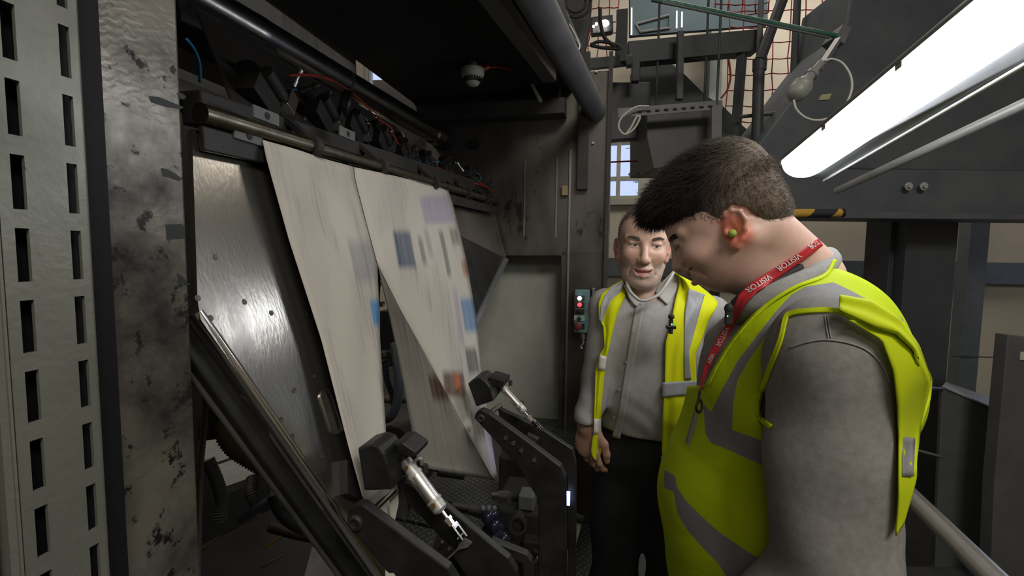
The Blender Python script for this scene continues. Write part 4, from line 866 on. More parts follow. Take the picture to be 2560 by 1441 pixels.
# ------------------------------------------------------------------ gantry, upper right of centre
def bar(name, label, cat, p0, p1, w, h, m='darkgrey', bevel=.003, group=None):
    return tagp(G().bar(P(*p0), P(*p1), w, h).build(name, m, bevel=bevel), label, cat, group)
def tube(name, label, cat, p0, p1, r, m='darkgrey', n=16, group=None):
    return tagp(G().cyl(P(*p0), P(*p1), r, n=n).build(name, m, smooth=True), label, cat, group)
M['gantry'] = mat('gantry_grey', (.036, .040, .045), .55, 0, (.06, .064, .07), 5, bump=.1, bscale=120)
bar('gantry_beam', 'heavy dark gantry beam crossing under the green pipe', 'beam', (1568, 138, 3.1), (1885, 108, 3.1), .10, .14, 'gantry')
bar('gantry_beam', 'low dark beam joining the far frame to the gantry, left of it', 'beam', (1440, 164, 2.6), (1572, 152, 3.0), .06, .06, 'gantry')
bar('gantry_post', 'short dark hanger hanging from the left end of the gantry beam', 'post', (1589, 150, 3.05), (1588, 206, 3.05), .05, .05, 'gantry')
bar('gantry_post', 'slim dark upright hanging in front of the sloping hopper', 'post', (1701, 80, 2.95), (1698, 250, 2.95), .04, .04, 'gantry')
bar('gantry_post', 'dark upright left of the two thick round poles', 'post', (1858, 100, 3.1), (1838, 345, 3.1), .05, .06, 'gantry')
bar('gantry_post', 'thick dark upright behind the floodlight', 'post', (1556, 30, 2.9), (1552, 160, 2.9), .07, .07, 'gantry')
tube('scaffold_pole', 'thick round dark pole in the middle of the red net', 'pole', (1898, 150, 2.9), (1891, 400, 2.9), .033, 'gantry')
tube('scaffold_pole', 'leaning dark pole rising from the thick round pole to the top edge', 'pole', (1900, 150, 2.88), (1965, -25, 2.88), .032, 'gantry')
tube('scaffold_pole', 'thin bright pole standing beside the leaning pole', 'pole', (1903, -10, 3.0), (1897, 160, 3.0), .018, 'midgrey')
tagp(G().lathe(P(1899, 165, 2.9), Z, [(-.03, 0), (-.03, .04), (.04, .042), (.04, 0)], 18).build('pole_coupler', 'gantry', smooth=True), 'round coupler joining the leaning pole to the upright', 'coupler')
tube('scaffold_pole', 'dark pole at the right side of the red net', 'pole', (1994, -10, 3.2), (1983, 215, 3.2), .024, 'gantry')
tube('brace_rod', 'thin dark brace between the pole and the overhead unit', 'rod', (1850, 292, 3.0), (1965, 281, 2.9), .012, 'gantry')
gp = mat('green_pipe', (.02, .14, .09), .35, .2, (.12, .2, .17), 5)
tube('green_pipe', 'long dark green pipe crossing the top of the gantry', 'pipe', (1630, -2, 2.4), (2092, 90, 2.5), .013, gp)
tube('green_pipe', 'thin pale pipe clipped just below the dark green one', 'pipe', (1655, 6, 2.4), (2075, 94, 2.5), .007, 'midgrey')
bar('gantry_beam', 'thin dark steel bar on top of the overhead unit', 'beam', (2040, 62, 3.3), (2130, 48, 3.3), .03, .05, 'gantry')
chu = thing('chute', 'dark sloping steel chute descending behind the gantry', 'chute', P(1780, 430, 3.5)); slabY([(1600, 150), (1662, 144), (1714, 187), (1769, 241), (1807, 264), (1854, 311), (1884, 338), (1884, 430), (1600, 430), (1600, 300)], 3.5, .3).build('chute_body', 'gantry', chu, bevel=.004)
q = P(1800, 428, 3.6); G().cyl(q, Vector((q.x, q.y, 0)), .04).build('support_leg', 'gantry', chu, smooth=True)
block('dark_panel', 'grey panel filling the gap left of the hanging hood', 'panel', [(1520, 205), (1625, 205), (1625, 342), (1520, 350)], 3.2, .1, 'gantry')
hoo = thing('hanging_hood', 'dark grey hood box hanging above the window', 'hood', P(1700, 420, 2.95)); slabY([(1617, 276), (1780, 268), (1782, 400), (1700, 418), (1634, 422), (1617, 345)], 2.95, .3).build('hood_body', mat('hood_grey', (.05, .052, .056), .5, 0, (.065, .067, .07), 6), hoo, bevel=.006)
for x in (1640, 1760): q = P(x, 276, 3.1); G().cyl(q, Vector((q.x, q.y, 5.0)), .008, n=8).build('hanger_rod', 'gantry', hoo)
br = thing('slotted_bracket', 'slotted steel angle bracket above the hanging hood', 'bracket', P(1792, 360, 2.8))
G().bar(P(1545, 283, 2.8), P(1806, 262, 2.8), .006, .055, Z).build('horizontal_angle', 'midgrey', br, bevel=.001)
G().bar(P(1792, 262, 2.79), P(1791, 365, 2.79), .006, .062, Vector((1, 0, 0))).build('upright_angle', 'midgrey', br, bevel=.001)
q = P(1792, 262, 2.8); G().cyl(q, Vector((q.x, q.y, 5.0)), .008, n=8).build('hanger_rod', 'gantry', br)
for i in range(9):
    x = 1600+i*22; c = P(x, 279-i*1.7, 2.79); G().obox(c, Vector((1, 0, 0)), Vector((0, 1, 0)), Z, .012, .004, .004).build('slot', 'rubber', br)
tagp(G().tube(bez([P(1622, 266, 2.76), P(1590, 268, 2.74), P(1556, 292, 2.74), P(1547, 318, 2.74), P(1562, 336, 2.74), P(1585, 322, 2.74), P(1600, 295, 2.74), P(1592, 292, 2.74), P(1578, 318, 2.74), P(1566, 334, 2.74)]), .006, 8).build('cable_loop', 'whitewire', smooth='all'), 'pale coiled cable loop hanging from the slotted bracket', 'cable')
tube('tie_wire', 'thin dark wire strung across the window', 'wire', (1518, 406, 3.4), (1720, 396, 3.4), .006, 'rednet', 8)
# floodlight
fl_ = thing('floodlight', 'small lit floodlight under the dark machinery at the top', 'lamp', P(1505, 75, 2.9))
slabY([(1478, 42), (1532, 36), (1534, 78), (1482, 84)], 2.98, .06).build('lamp_body', 'black', fl_, bevel=.004)
em = mat('lit_led', (1, 1, 1), .4, emit=(1, .97, .9), es=14)
G().sphere(P(1512, 58, 2.95), .022, 14, (1.3, .4, 1)).build('lamp_lens', em, fl_, smooth=True); G().sphere(P(1491, 60, 2.95), .009, 10).build('lamp_lens', em, fl_, smooth=True); G().sphere(P(1484, 66, 2.95), .008, 10).build('lamp_lens', em, fl_, smooth=True)
wl_ = G().tube(bez([P(1500, 20, 2.8), P(1502, 60, 2.8), P(1512, 95, 2.8), P(1540, 118, 2.8)]), .012, 8); tagp(wl_.build('black_cable', 'rubber', smooth='all'), 'black cable hanging in front of the floodlight', 'cable')
tagp(G().tube(bez([P(1476, 112, 2.8), P(1500, 104, 2.8), P(1540, 112, 2.8), P(1548, 122, 2.8), P(1510, 120, 2.8), P(1478, 114, 2.8)]), .01, 8).build('black_cable', 'rubber', smooth='all'), 'flat black cable coil below the floodlight', 'cable')
for i, (x, y0, y1) in enumerate(((1579, 20, 87), (1692, 28, 70), (1705, 30, 68))):
    tube('strip_lamp', ('thin lit strip lamp left above the gantry beam', 'thin lit strip lamp above the middle of the gantry beam, left of a pair', 'thin lit strip lamp above the middle of the gantry beam, right of a pair')[i], 'lamp', (x, y0, 4.59), (x-.5, y1, 4.59), .007, mat('strip_lamp_%d' % i, (1, 1, 1), .4, emit=(1, .98, .9), es=1.0))
block('upper_machine', 'black machine unit at the very top beside the overhead pipes', 'machine unit', [(1360, -40), (1480, -40), (1478, 60), (1462, 150), (1450, 200), (1400, 160)], 2.5, .2, 'press_black', .01)
ri_ = G(); cc = P(1440, 5, 2.35)
for rr_ in (.05, .075): ri_.tube([cc+Vector((math.cos(a)*rr_, 0, math.sin(a)*rr_)) for a in [i*2*math.pi/24 for i in range(25)]], .007, 8)
tagp(ri_.build('cable_coil', 'rubber', smooth='all'), 'black coiled hose on the machine unit at the very top', 'cable')
for i_, o_ in enumerate([o for o in bpy.data.objects if o.name.startswith('strip_lamp')]): pass
block('sheeting', 'deep blue-grey sheeting at the top behind the gantry', 'sheeting', [(1575, -60), (1920, -60), (1920, 62), (1575, 90)], 4.6, .05, mat('navy_sheet', (.035, .06, .075), .8, 0, (.05, .075, .09), 2))
tagp(G().tube([P(1590, 60, 4.59), P(1672, 38, 4.59), P(1674, 70, 4.59), P(1600, 80, 4.59), P(1590, 60, 4.59)], .012, 6).build('frame_hoop', 'midgrey'), 'thin grey rectangular frame above the gantry beam', 'frame')
# red net
def net(label, x0, y0, x1, y1, d, nx, ny, jit=4, clipf=None):
    root = thing('safety_net', label, 'net', P((x0+x1)/2, y1, d)); pts = {}
    rnd = random.Random(int(x0+y0))
    for i in range(nx+1):
        for j in range(ny+1):
            pts[i, j] = P(x0+(x1-x0)*i/nx+rnd.uniform(-jit, jit)-j*1.5, y0+(y1-y0)*j/ny+rnd.uniform(-jit, jit)+i*-.8, d+rnd.uniform(-.03, .03))
    g = G()
    for i in range(nx+1):
        for j in range(ny+1):
            for di, dj in ((1, 0), (0, 1)):
                if (i+di, j+dj) in pts:
                    p, q = pts[i, j], pts[i+di, j+dj]; m_ = (p+q)/2-Z*.006*di
                    if clipf and clipf(*pix(m_)): continue
                    g.tube([p, m_, q], .0055, 5)
    g.build('net_cords', 'rednet', root); return root
bignet = net('red safety net hanging in wide squares behind the scaffold poles', 1825, -10, 2130, 345, 4.3, 8, 9, 3)
net('small patch of red safety net at the floodlight', 1478, -10, 1546, 148, 4.4, 3, 5, 3)
net('patch of red safety net above the window at the top', 1790, -14, 1925, 36, 3.9, 4, 2, 3)
G().tube(bez([P(1817, 120, 4.2), P(1824, 165, 4.2), P(1826, 195, 4.2), P(1818, 225, 4.2), P(1803, 245, 4.2)]), .009, 6).build('edge_rope', 'rednet', bignet, smooth='all')
# pendant sensor with its cable
pe_ = thing('pendant_lamp', 'grey bulb-shaped hanging lamp head with a loop of pale cable', 'pendant lamp', P(1985, 240, 1.7))
c0, c1 = P(1982, 244, 1.7), P(2052, 158, 1.75); dd = c1-c0; Ld = dd.length
M['oldplastic'] = mat('old_grey_plastic', (.30, .31, .27), .45, 0, (.24, .25, .22), 20)
G().lathe(c0, dd, [(0, 0), (0, .012), (.006, .024), (.02, .034), (.04, .037), (.055, .036), (.058, .038), (.066, .038), (.068, .032), (.075, .031), (.095, .026)], 30).build('lamp_cup', 'oldplastic', pe_, smooth=True)
G().lathe(c0, dd, [(.09, 0), (.09, .024), (.10, .023), (.102, .018), (.13, .018), (.132, .022), (.15, .022), (.152, .014), (Ld, .014), (Ld, 0)], 24).build('socket', mat('dusty_socket', (.22, .22, .21), .5), pe_, smooth=True)
G().tube(bez([P(1984, 250, 1.7), P(1992, 275, 1.7), P(2018, 296, 1.7), P(2055, 300, 1.7), P(2098, 282, 1.7), P(2126, 236, 1.7), P(2128, 195, 1.72), P(2108, 160, 1.74), P(2082, 148, 1.76), P(2062, 152, 1.76)]), .0042, 8).build('cable', 'whitewire', pe_, smooth='all')
g = G().bar(P(2048, 172, 1.76), P(2095, 100, 2.0), .02, .02); g.build('hanger', 'midgrey', pe_)
tagp(slabY([(2046, 250), (2054, 236), (2080, 234), (2072, 249)], 2.742, .01).build('paper_tag', mat('yellowish_tag', (.42, .42, .24), .7)), 'small yellowish tag stuck on the overhead unit', 'tag')
# control box on the far column
co = PT(1455, 780, 1.95); cbx = thing('control_box', 'pale teal push-button box with white and red lights on the press column', 'control box', co-Z*.08)
M['teal'] = mat('teal_paint', (.16, .27, .28), .5, 0, (.10, .16, .17), 30, lo=.5, hi=.7)
a = PT(1434, 832, 1.95); b = PT(1474, 726, 1.95)
G().box(1.95, 2.0, a.dot(V), b.dot(V), a.z, b.z).build('box_body', 'teal', cbx, bevel=.004)
for y, h in ((746, 'w'), (762, 'r'), (779, 'k'), (796, 'g'), (816, 'big')):
    q = PT(1448, y, 1.95)
    pl = G().obox(q+V*0, U, V, Z, .004, .022, .011); pl.build('button_plate', 'dark' if h in 'kr' else ('whiteplastic' if h == 'g' else 'dark'), cbx, bevel=.001)
    col = {'w': mat('lit_white_button', (1, 1, 1), .3, emit=(.95, .95, 1), es=2.2), 'r': mat('lit_red_button', (.9, .03, .05), .3, emit=(1, .05, .07), es=1.6), 'k': M['rubber'], 'g': mat('green_button', (.02, .10, .07), .35), 'big': mat('red_button', (.28, .05, .05), .4)}[h]
    r_ = .009 if h != 'big' else .0155
    G().lathe(q+(V*.002 if h != 'big' else V*-.004)-U*.004, -U, [(0, 0), (0, r_), (.006, r_), (.009, r_*.6), (.0095, 0)], 20).build('button', col, cbx, smooth=True)
G().cyl(PT(1456, 832, 1.97), PT(1457, 848, 1.97), .011, n=16).build('cable_gland', 'steel', cbx, smooth=True)
G().tube(bez([PT(1457, 846, 1.97), PT(1458, 858, 1.965), PT(1452, 868, 1.96), PT(1455, 872, 1.96)]), .004, 8).build('gland_tail', 'steel', cbx, smooth=True)
a = PT(1478, 832, 1.99); tagp(G().box(1.975, 2.0, a.dot(V), a.dot(V)+.012, a.z-.02, co.z+.1).build('conduit', 'steel', bevel=.002), 'slim vertical conduit beside the control box', 'conduit')

# ------------------------------------------------------------------ implicit surfaces for bodies and cloth
def axis_coords(lo, hi, coarse, fines):
    """grid coordinates: coarse steps, finer inside the given (lo, hi, step) ranges"""
    out = [lo]; x = lo
    while x < hi:
        h = coarse
        for a, b, s in fines:
            if a <= x < b: h = min(h, s)
            elif x < a < x+h: h = max(a-x, s)
        x += h; out.append(x)
    return np.array(out, np.float32)
def nv(v): return np.array(v, np.float32)
class Field:
    def __init__(s, xs, ys, zs): s.ax = (xs, ys, zs); s.D = np.full((len(xs), len(ys), len(zs)), 9.0, np.float32)
    def box(s, lo, hi):
        sl = []
        for i in range(3):
            a = np.searchsorted(s.ax[i], lo[i]); b = np.searchsorted(s.ax[i], hi[i]); sl.append(slice(max(0, a-1), min(len(s.ax[i]), b+1)))
        if any(q.start >= q.stop for q in sl): return None, None
        X = [s.ax[i][sl[i]] for i in range(3)]
        return tuple(sl), (X[0][:, None, None], X[1][None, :, None], X[2][None, None, :])
    def comb(s, sl, d, k, sub):
        A = s.D[sl]
        if sub:
            h = np.clip(.5-.5*(A+d)/k, 0, 1); s.D[sl] = A*(1-h)+(-d)*h+k*h*(1-h)
        else:
            h = np.clip(.5+.5*(A-d)/k, 0, 1); s.D[sl] = A*(1-h)+d*h-k*h*(1-h)
    def ell(s, c, r, R=None, k=.01, sub=False, m=.03):
        c = nv(c); r = nv(r); R = np.eye(3, dtype=np.float32) if R is None else nv(R); m = max(m, k*1.2)
        ext = np.sqrt(((R.T*r)**2).sum(1)) if True else r
        ext = np.sqrt(((R*r[:, None])**2).sum(0))+m
        sl, X = s.box(c-ext, c+ext)
        if sl is None: return s
        P_ = [X[i]-c[i] for i in range(3)]
        q = [P_[0]*R[j, 0]+P_[1]*R[j, 1]+P_[2]*R[j, 2] for j in range(3)]
        k0 = np.sqrt(sum((q[j]/r[j])**2 for j in range(3))); k1 = np.sqrt(sum((q[j]/r[j]**2)**2 for j in range(3)))+1e-6
        s.comb(sl, k0*(k0-1)/k1, k, sub); return s
    def cone(s, a, b, r1, r2, k=.01, sub=False, flat=None, m=.03):
        a = nv(a); b = nv(b); R = max(r1, r2)+max(m, k*1.2)
        sl, X = s.box(np.minimum(a, b)-R, np.maximum(a, b)+R)
        if sl is None: return s
        ba = b-a; P_ = [X[i]-a[i] for i in range(3)]; t = np.clip(sum(P_[i]*ba[i] for i in range(3))/max(1e-9, float((ba**2).sum())), 0, 1)
        d = np.sqrt(sum((P_[i]-t*ba[i])**2 for i in range(3)))-(r1+(r2-r1)*t)
        s.comb(sl, d, k, sub); return s
    def chain(s, pts, rs, k=.01, **kw):
        for i in range(len(pts)-1): s.cone(pts[i], pts[i+1], rs[i], rs[i+1], k, **kw)
        return s
    def XYZ(s): return s.ax[0][:, None, None], s.ax[1][None, :, None], s.ax[2][None, None, :]
    def cut(s, d): s.D = np.maximum(s.D, d); return s       # keep d < 0
    def mesh(s):
        D = s.D; nx, ny, nz = D.shape; inside = D < 0
        c = np.zeros((nx-1, ny-1, nz-1), np.int8)
        for i in (0, 1):
            for j in (0, 1):
                for k in (0, 1): c += inside[i:nx-1+i, j:ny-1+j, k:nz-1+k]
        act = (c > 0) & (c < 8); idx = -np.ones(act.shape, np.int64); ii = np.argwhere(act); idx[act] = np.arange(len(ii))
        I, J, K = ii[:, 0], ii[:, 1], ii[:, 2]; acc = np.zeros((len(ii), 3)); cnt = np.zeros(len(ii))
        ax = s.ax; crn = [(a, b, d) for a in (0, 1) for b in (0, 1) for d in (0, 1)]
        val = {q: D[I+q[0], J+q[1], K+q[2]] for q in crn}
        pos = {q: np.stack([ax[0][I+q[0]], ax[1][J+q[1]], ax[2][K+q[2]]], 1) for q in crn}
        for q in crn:
            for dm in range(3):
                if q[dm] == 0:
                    r = list(q); r[dm] = 1; r = tuple(r); a, b = val[q], val[r]; m = (a < 0) != (b < 0)
                    t = np.where(m, a/np.where(m, a-b, 1), 0)[:, None]; p = pos[q]*(1-t)+pos[r]*t
                    acc += np.where(m[:, None], p, 0); cnt += m
        V_ = acc/cnt[:, None]; F_ = []
        for dm in range(3):
            a = inside; sh = [slice(None)]*3; sh2 = [slice(None)]*3; sh[dm] = slice(0, -1); sh2[dm] = slice(1, None)
            e = a[tuple(sh)] != a[tuple(sh2)]; o1, o2 = [d for d in range(3) if d != dm]
            q = np.argwhere(e); ok = (q[:, o1] > 0) & (q[:, o2] > 0) & (q[:, o1] < D.shape[o1]-1) & (q[:, o2] < D.shape[o2]-1); q = q[ok]
            def cell(d1, d2): w_ = q.copy(); w_[:, o1] -= d1; w_[:, o2] -= d2; return idx[w_[:, 0], w_[:, 1], w_[:, 2]]
            f = np.stack([cell(1, 1), cell(0, 1), cell(0, 0), cell(1, 0)], 1)
            flip = a[q[:, 0], q[:, 1], q[:, 2]]
            if dm == 1: flip = ~flip
            f[~flip] = f[~flip][:, ::-1]; F_.append(f)
        F_ = np.concatenate(F_); F_ = F_[(F_ >= 0).all(1)]
        return V_, F_
def relax(Vv, Fq, it=2, lam=.5):
    n = len(Vv); e = np.concatenate([Fq[:, [0, 1]], Fq[:, [1, 2]], Fq[:, [2, 3]], Fq[:, [3, 0]]]); e = np.concatenate([e, e[:, ::-1]])
    cnt = np.bincount(e[:, 0], minlength=n)[:, None]+1e-9
    for _ in range(it):
        s = np.stack([np.bincount(e[:, 0], weights=Vv[e[:, 1], d], minlength=n) for d in range(3)], 1)/cnt
        Vv = Vv+(s-Vv)*lam
    return Vv
def mesh_obj(name, Vv, Fq, m, parent, attrs=None, colors=None):
    me = bpy.data.meshes.new(name); o0 = np.array(parent['_w'])
    me.from_pydata((Vv-o0).tolist(), [], Fq.tolist()); me.update(); me.materials.append(M[m] if isinstance(m, str) else m)
    me.polygons.foreach_set('use_smooth', [True]*len(me.polygons))
    for k_, v_ in (attrs or {}).items(): a = me.attributes.new(k_, 'FLOAT', 'POINT'); a.data.foreach_set('value', v_.astype(np.float32))
    if colors is not None:
        a = me.attributes.new('tone', 'FLOAT_COLOR', 'POINT'); a.data.foreach_set('color', np.concatenate([colors, np.ones((len(colors), 1))], 1).astype(np.float32).ravel())
    o = bpy.data.objects.new(name, me); COL.objects.link(o); o.parent = parent; o['_w'] = tuple(parent['_w']); return o
def folds(X, Y, Zz, seed, f=14, amp=.006, n=5, stretch=(1, 1, 1)):
    r = np.random.RandomState(seed); out = 0
    for i in range(n):
        d = r.normal(size=3); d /= np.linalg.norm(d); fr = f*(1+i*.45); ph = r.uniform(0, 6.28)
        w_ = np.sin((X*d[1]+Y*d[2]+Zz*d[0])*fr*.7+ph*2)*1.3
        out = out+np.sin((X*d[0]*stretch[0]+Y*d[1]*stretch[1]+Zz*d[2]*stretch[2])*fr*2.2+ph+w_)/(1+i*.5)
    return out*amp/2
def pixN(Vv):          # pixel coordinates of many points
    q = Vv-np.array(C_P); d = q@np.array(C_F); return CX+F_PX*(q@np.array(C_R))/d, CY-F_PX*(q@np.array(C_U))/d
def poly_sd(px, py, poly):     # signed distance to a pixel polygon, negative inside
    d = np.full(px.shape, 1e9); ins = np.zeros(px.shape, bool); n = len(poly)
    for i in range(n):
        x0, y0 = poly[i]; x1, y1 = poly[(i+1) % n]; ex, ey = x1-x0, y1-y0
        t = np.clip(((px-x0)*ex+(py-y0)*ey)/(ex*ex+ey*ey+1e-9), 0, 1); d = np.minimum(d, np.hypot(px-x0-t*ex, py-y0-t*ey))
        if y0 != y1:
            c = ((y0 > py) != (y1 > py)) & (px < (x1-x0)*(py-y0)/(y1-y0)+x0); ins ^= c
    return np.where(ins, -d, d)
class Fr:              # local frame: f forward, l left, h up
    def __init__(s, o, f, l, h, sc=1): s.o = np.array(o, float); s.R = np.array([f, l, h], float); s.s = sc
    def p(s, f, l, h): return s.o+(s.R[0]*f+s.R[1]*l+s.R[2]*h)*s.s
    def loc(s, Vv): return ((Vv-s.o)@s.R.T)/s.s
    def rot(s, ax, deg):     # rotated axes for tilted ellipsoids
        a = math.radians(deg); c, sn = math.cos(a), math.sin(a); f, l, h = s.R
        if ax == 'l': return np.array([f*c+h*sn, l, h*c-f*sn])
        if ax == 'h': return np.array([f*c+l*sn, l*c-f*sn, h])
        return np.array([f, l*c+h*sn, h*c-l*sn])
def head_frame(o, fh, pitch_deg, roll_deg=0, sc=1):
    fh = Vector((fh[0], fh[1], 0)).normalized(); l = Z.cross(fh); a = math.radians(pitch_deg)
    f = fh*math.cos(a)-Z*math.sin(a); h = f.cross(l)
    q = Quaternion(f, math.radians(roll_deg)); return Fr(o, f, q@l, q@h, sc)
def head_sdf(F, H, p):
    """p: heights and depths of the features"""
    S = H.s
    def E(f, l, h, r, R=None, k=.012, sub=False): F.ell(H.p(f, l, h), [q*S for q in r], H.R if R is None else R, k*S, sub)
    def C(a, b, r1, r2, k=.01, sub=False): F.cone(H.p(*a), H.p(*b), r1*S, r2*S, k*S, sub)
    w = p['w']; fo = p['fo']; cb = p.get('cb', 0)
    E(-.008, 0, p['cr']-.085, (.100, .077*w, .086), k=.02)
    E(fo+.022, 0, p['brow']+.012, (.066, .064*w, .055), k=.03)
    E(fo+.030, 0, (p['eye']+p['mouth'])/2+.004, (.063, .061*w, .062), k=.03)
    E(fo+.036+cb*.7, 0, p['mouth']-.012, (.056, .052*w, .040), k=.03)
    for s in (-1, 1):
        C((fo-.018, s*.060*w, p['mouth']+.012), (fo+.066+cb, s*.024*w, p['chin']+.012), .017*p.get('fat', 1), .016, k=.028)
        E(fo+.064, s*.040*w, p['eye']-.030, (.022, .021, .019), k=.026)                # cheeks
        C((fo+.082, s*.014, p['brow']+.002), (fo+.066, s*.050*w, p['brow']+.002), .0085, .009, k=.012)   # brow ridge
        E(fo+.101, s*.0315, p['eye']-.001, (.020, .019, .0125), k=.012, sub=True)      # orbit
    E(fo+.078+cb, 0, p['chin']+.008, (.021, .022, .017), k=.02)
    # nose
    nf = p['nosef']
    C((fo+.086, 0, p['eye']+.008), (nf-.012, 0, p['nose']+.006), .0085, .0105, k=.010)
    E(nf-.010, 0, p['nose'], (.0125, .0125, .0115), k=.008)
    for s in (-1, 1): E(nf-.021, s*.0135, p['nose']-.002, (.0115, .0075, .0085), k=.007)
    for s in (-1, 1): E(nf-.016, s*.0075, p['nose']-.0115, (.0055, .0036, .0045), k=.003, sub=True)
    # mouth: muzzle, lips, opening
    mf = p['mf']; mh = p['mouth']; mw = p['mw']
    E(mf-.018, 0, mh, (.022, .030, .022), k=.016)
    up = [(mf-.013, -mw, mh+p['smile']), (mf-.0035, -mw*.5, mh+.004), (mf+.0005, -.005, mh+.0058), (mf-.0002, 0, mh+.0045), (mf+.0005, .005, mh+.0058), (mf-.0035, mw*.5, mh+.004), (mf-.013, mw, mh+p['smile'])]
    F.chain([H.p(*q) for q in up], [x*S for x in (.002, .0042, .0045, .0042, .0045, .0042, .002)], .004*S)
    lo = [(mf-.014, -mw*.95, mh+p['smile']-.001), (mf-.006, -mw*.5, mh-.006-p['open']), (mf-.001, 0, mh-.008-p['open']), (mf-.006, mw*.5, mh-.006-p['open']), (mf-.014, mw*.95, mh+p['smile']-.001)]
    F.chain([H.p(*q) for q in lo], [x*S for x in (.002, .005, .0058, .005, .002)], .004*S)
    sl_ = [(mf-.012, -mw*.92, mh+p['smile']*.9), (mf-.001, -mw*.5, mh-.001-p['open']*.45), (mf+.004, 0, mh-.0018-p['open']*.5), (mf-.001, mw*.5, mh-.001-p['open']*.45), (mf-.012, mw*.92, mh+p['smile']*.9)]
    o_ = p['open']; F.chain([H.p(*q) for q in sl_], [x*S for x in (.0012, .0014+o_*.42, .0016+o_*.5, .0014+o_*.42, .0012)], .003*S, sub=True)
    if o_ > .003: F.chain([H.p(q[0]-.009, q[1]*.9, q[2]) for q in sl_[:0]+[(mf-.012, -mw*.7, mh-.001-o_*.2), (mf-.004, 0, mh-.0018-o_*.5), (mf-.012, mw*.7, mh-.001-o_*.2)]], [x*S for x in (.0025, .0016+o_*.5, .0025)], .003*S, sub=True)
    for s in (-1, 1):    # smile folds
        F.chain([H.p(fo+.093, s*.021, p['nose']-.004), H.p(fo+.082, s*.036, mh+.008), H.p(fo+.074, s*.038, mh-.012)], [.0022*S]*3, .007*S, sub=True)
    # eyelids around the opening
    for s in (-1, 1):
        ec = (fo+.0735, s*.0315, p['eye'])
        E(*ec, (.0142, .0150, .0125), k=.006)
        a = p.get('lid', .0035)
        F.chain([H.p(fo+.0845, s*.0195, p['eye']-.001), H.p(fo+.0880, s*.0290, p['eye']+.0005-p.get('look', 0)), H.p(fo+.0872, s*.0350, p['eye']+.0004-p.get('look', 0)), H.p(fo+.081, s*.0440, p['eye']-.0005)], [.0014*S, a*S, a*S, .0014*S], .002*S, sub=True)
        C((fo+.087, s*.021, p['eye']+.0095), (fo+.083, s*.044, p['eye']+.007), .0035, .0032, k=.006)
    # ears
    for s in (-1, 1):
        ef, eh, el = p['ear']
        R = H.rot('h', s*-22); ta = math.radians(p.get('eartilt', 8)); c = lambda a, b, d: (ef+a*math.cos(ta)-d*math.sin(ta), s*(el+b), eh+d*math.cos(ta)+a*math.sin(ta)); R = np.array([R[0]*math.cos(ta)+R[2]*math.sin(ta), R[1], R[2]*math.cos(ta)-R[0]*math.sin(ta)])
        F.ell(H.p(*c(.004, -.010, -.002)), [x*S for x in (.014, .012, .024)], R, .008*S)
        F.ell(H.p(*c(-.002, .0, .004)), [x*S for x in (.0175, .0065, .029)], R, .006*S)
        F.ell(H.p(*c(.000, -.001, -.024)), [x*S for x in (.010, .0055, .011)], R, .006*S)
        rim = [(.012, -.003, .012), (.010, .002, .025), (.000, .006, .033), (-.012, .009, .030), (-.019, .011, .016), (-.018, .010, .000), (-.012, .006, -.016), (-.004, .002, -.028)]
        F.chain([H.p(*c(*q)) for q in rim], [x*S for x in (.0025, .003, .0034, .0036, .0036, .0034, .003, .0035)], .004*S)
        F.ell(H.p(*c(.001, .008, .000)), [x*S for x in (.0085, .0065, .0125)], R, .005*S, sub=True)
        F.ell(H.p(*c(-.007, .012, .014)), [x*S for x in (.0065, .0055, .011)], R, .004*S, sub=True)
        F.ell(H.p(*c(.011, .001, -.004)), [x*S for x in (.004, .004, .006)], R, .004*S)
def skin_tones(Vv, H, p, base, lips, blush, stubble=0, stub_col=(.42, .36, .31)):
    q = H.loc(Vv); f, l, h = q[:, 0], q[:, 1], q[:, 2]; n = len(Vv); col = np.tile(np.array(base), (n, 1)).astype(float)
    def mixc(c, k): k = np.clip(k, 0, 1)[:, None]; col[:] = col*(1-k)+np.array(c)*k
    fo = p['fo']; near = (np.abs(q) < .2).all(1)
    for s in (-1, 1):
        d = np.sqrt(((f-fo-.085)/.03)**2+((l-s*.043)/.02)**2+((h-p['eye']+.03)/.018)**2); mixc(blush, (1.3-d)*.5*near)
        ef, eh, el = p['ear']; d = np.sqrt(((f-ef)/.028)**2+((l-s*(el+.004))/.016)**2+((h-eh+.002)/.036)**2); mixc(p.get('earcol', blush), (1.25-d)*1.6*near*(np.abs(l) > el-.004))
    d = np.sqrt(((f-p['nosef']+.012)/.022)**2+(l/.016)**2+((h-p['nose'])/.016)**2); mixc(blush, (1.2-d)*.6*near)
    if stubble:
        m = np.clip((p['nose']-.008-h)/.012, 0, 1)*np.clip((f-fo+.01-.0)/.03, 0, 1)*np.clip((h-p['chin']+.035)/.02, 0, 1)*near; mixc(stub_col, m*stubble)
    mf, mh, mw = p['mf'], p['mouth'], p['mw']
    t = np.clip(np.abs(l)/mw, 0, 1); hc = mh-.001-p['open']*.5*(1-t)+p['smile']*t**2; th = (.0075+p['open']*.75)*(1-t**2.2)+.0012
    k = (1-np.abs(h-hc)/th)*4*(f > mf-.017)*(np.abs(l) < mw)*near; mixc(lips, k)
    inner = (np.abs(h-hc) < (.0012+p['open']*.42)*(1-t**2))&(f < mf-.006)&(f > mf-.03)&(np.abs(l) < mw*.9)&near; col[inner] = (.10, .03, .025)
    return col
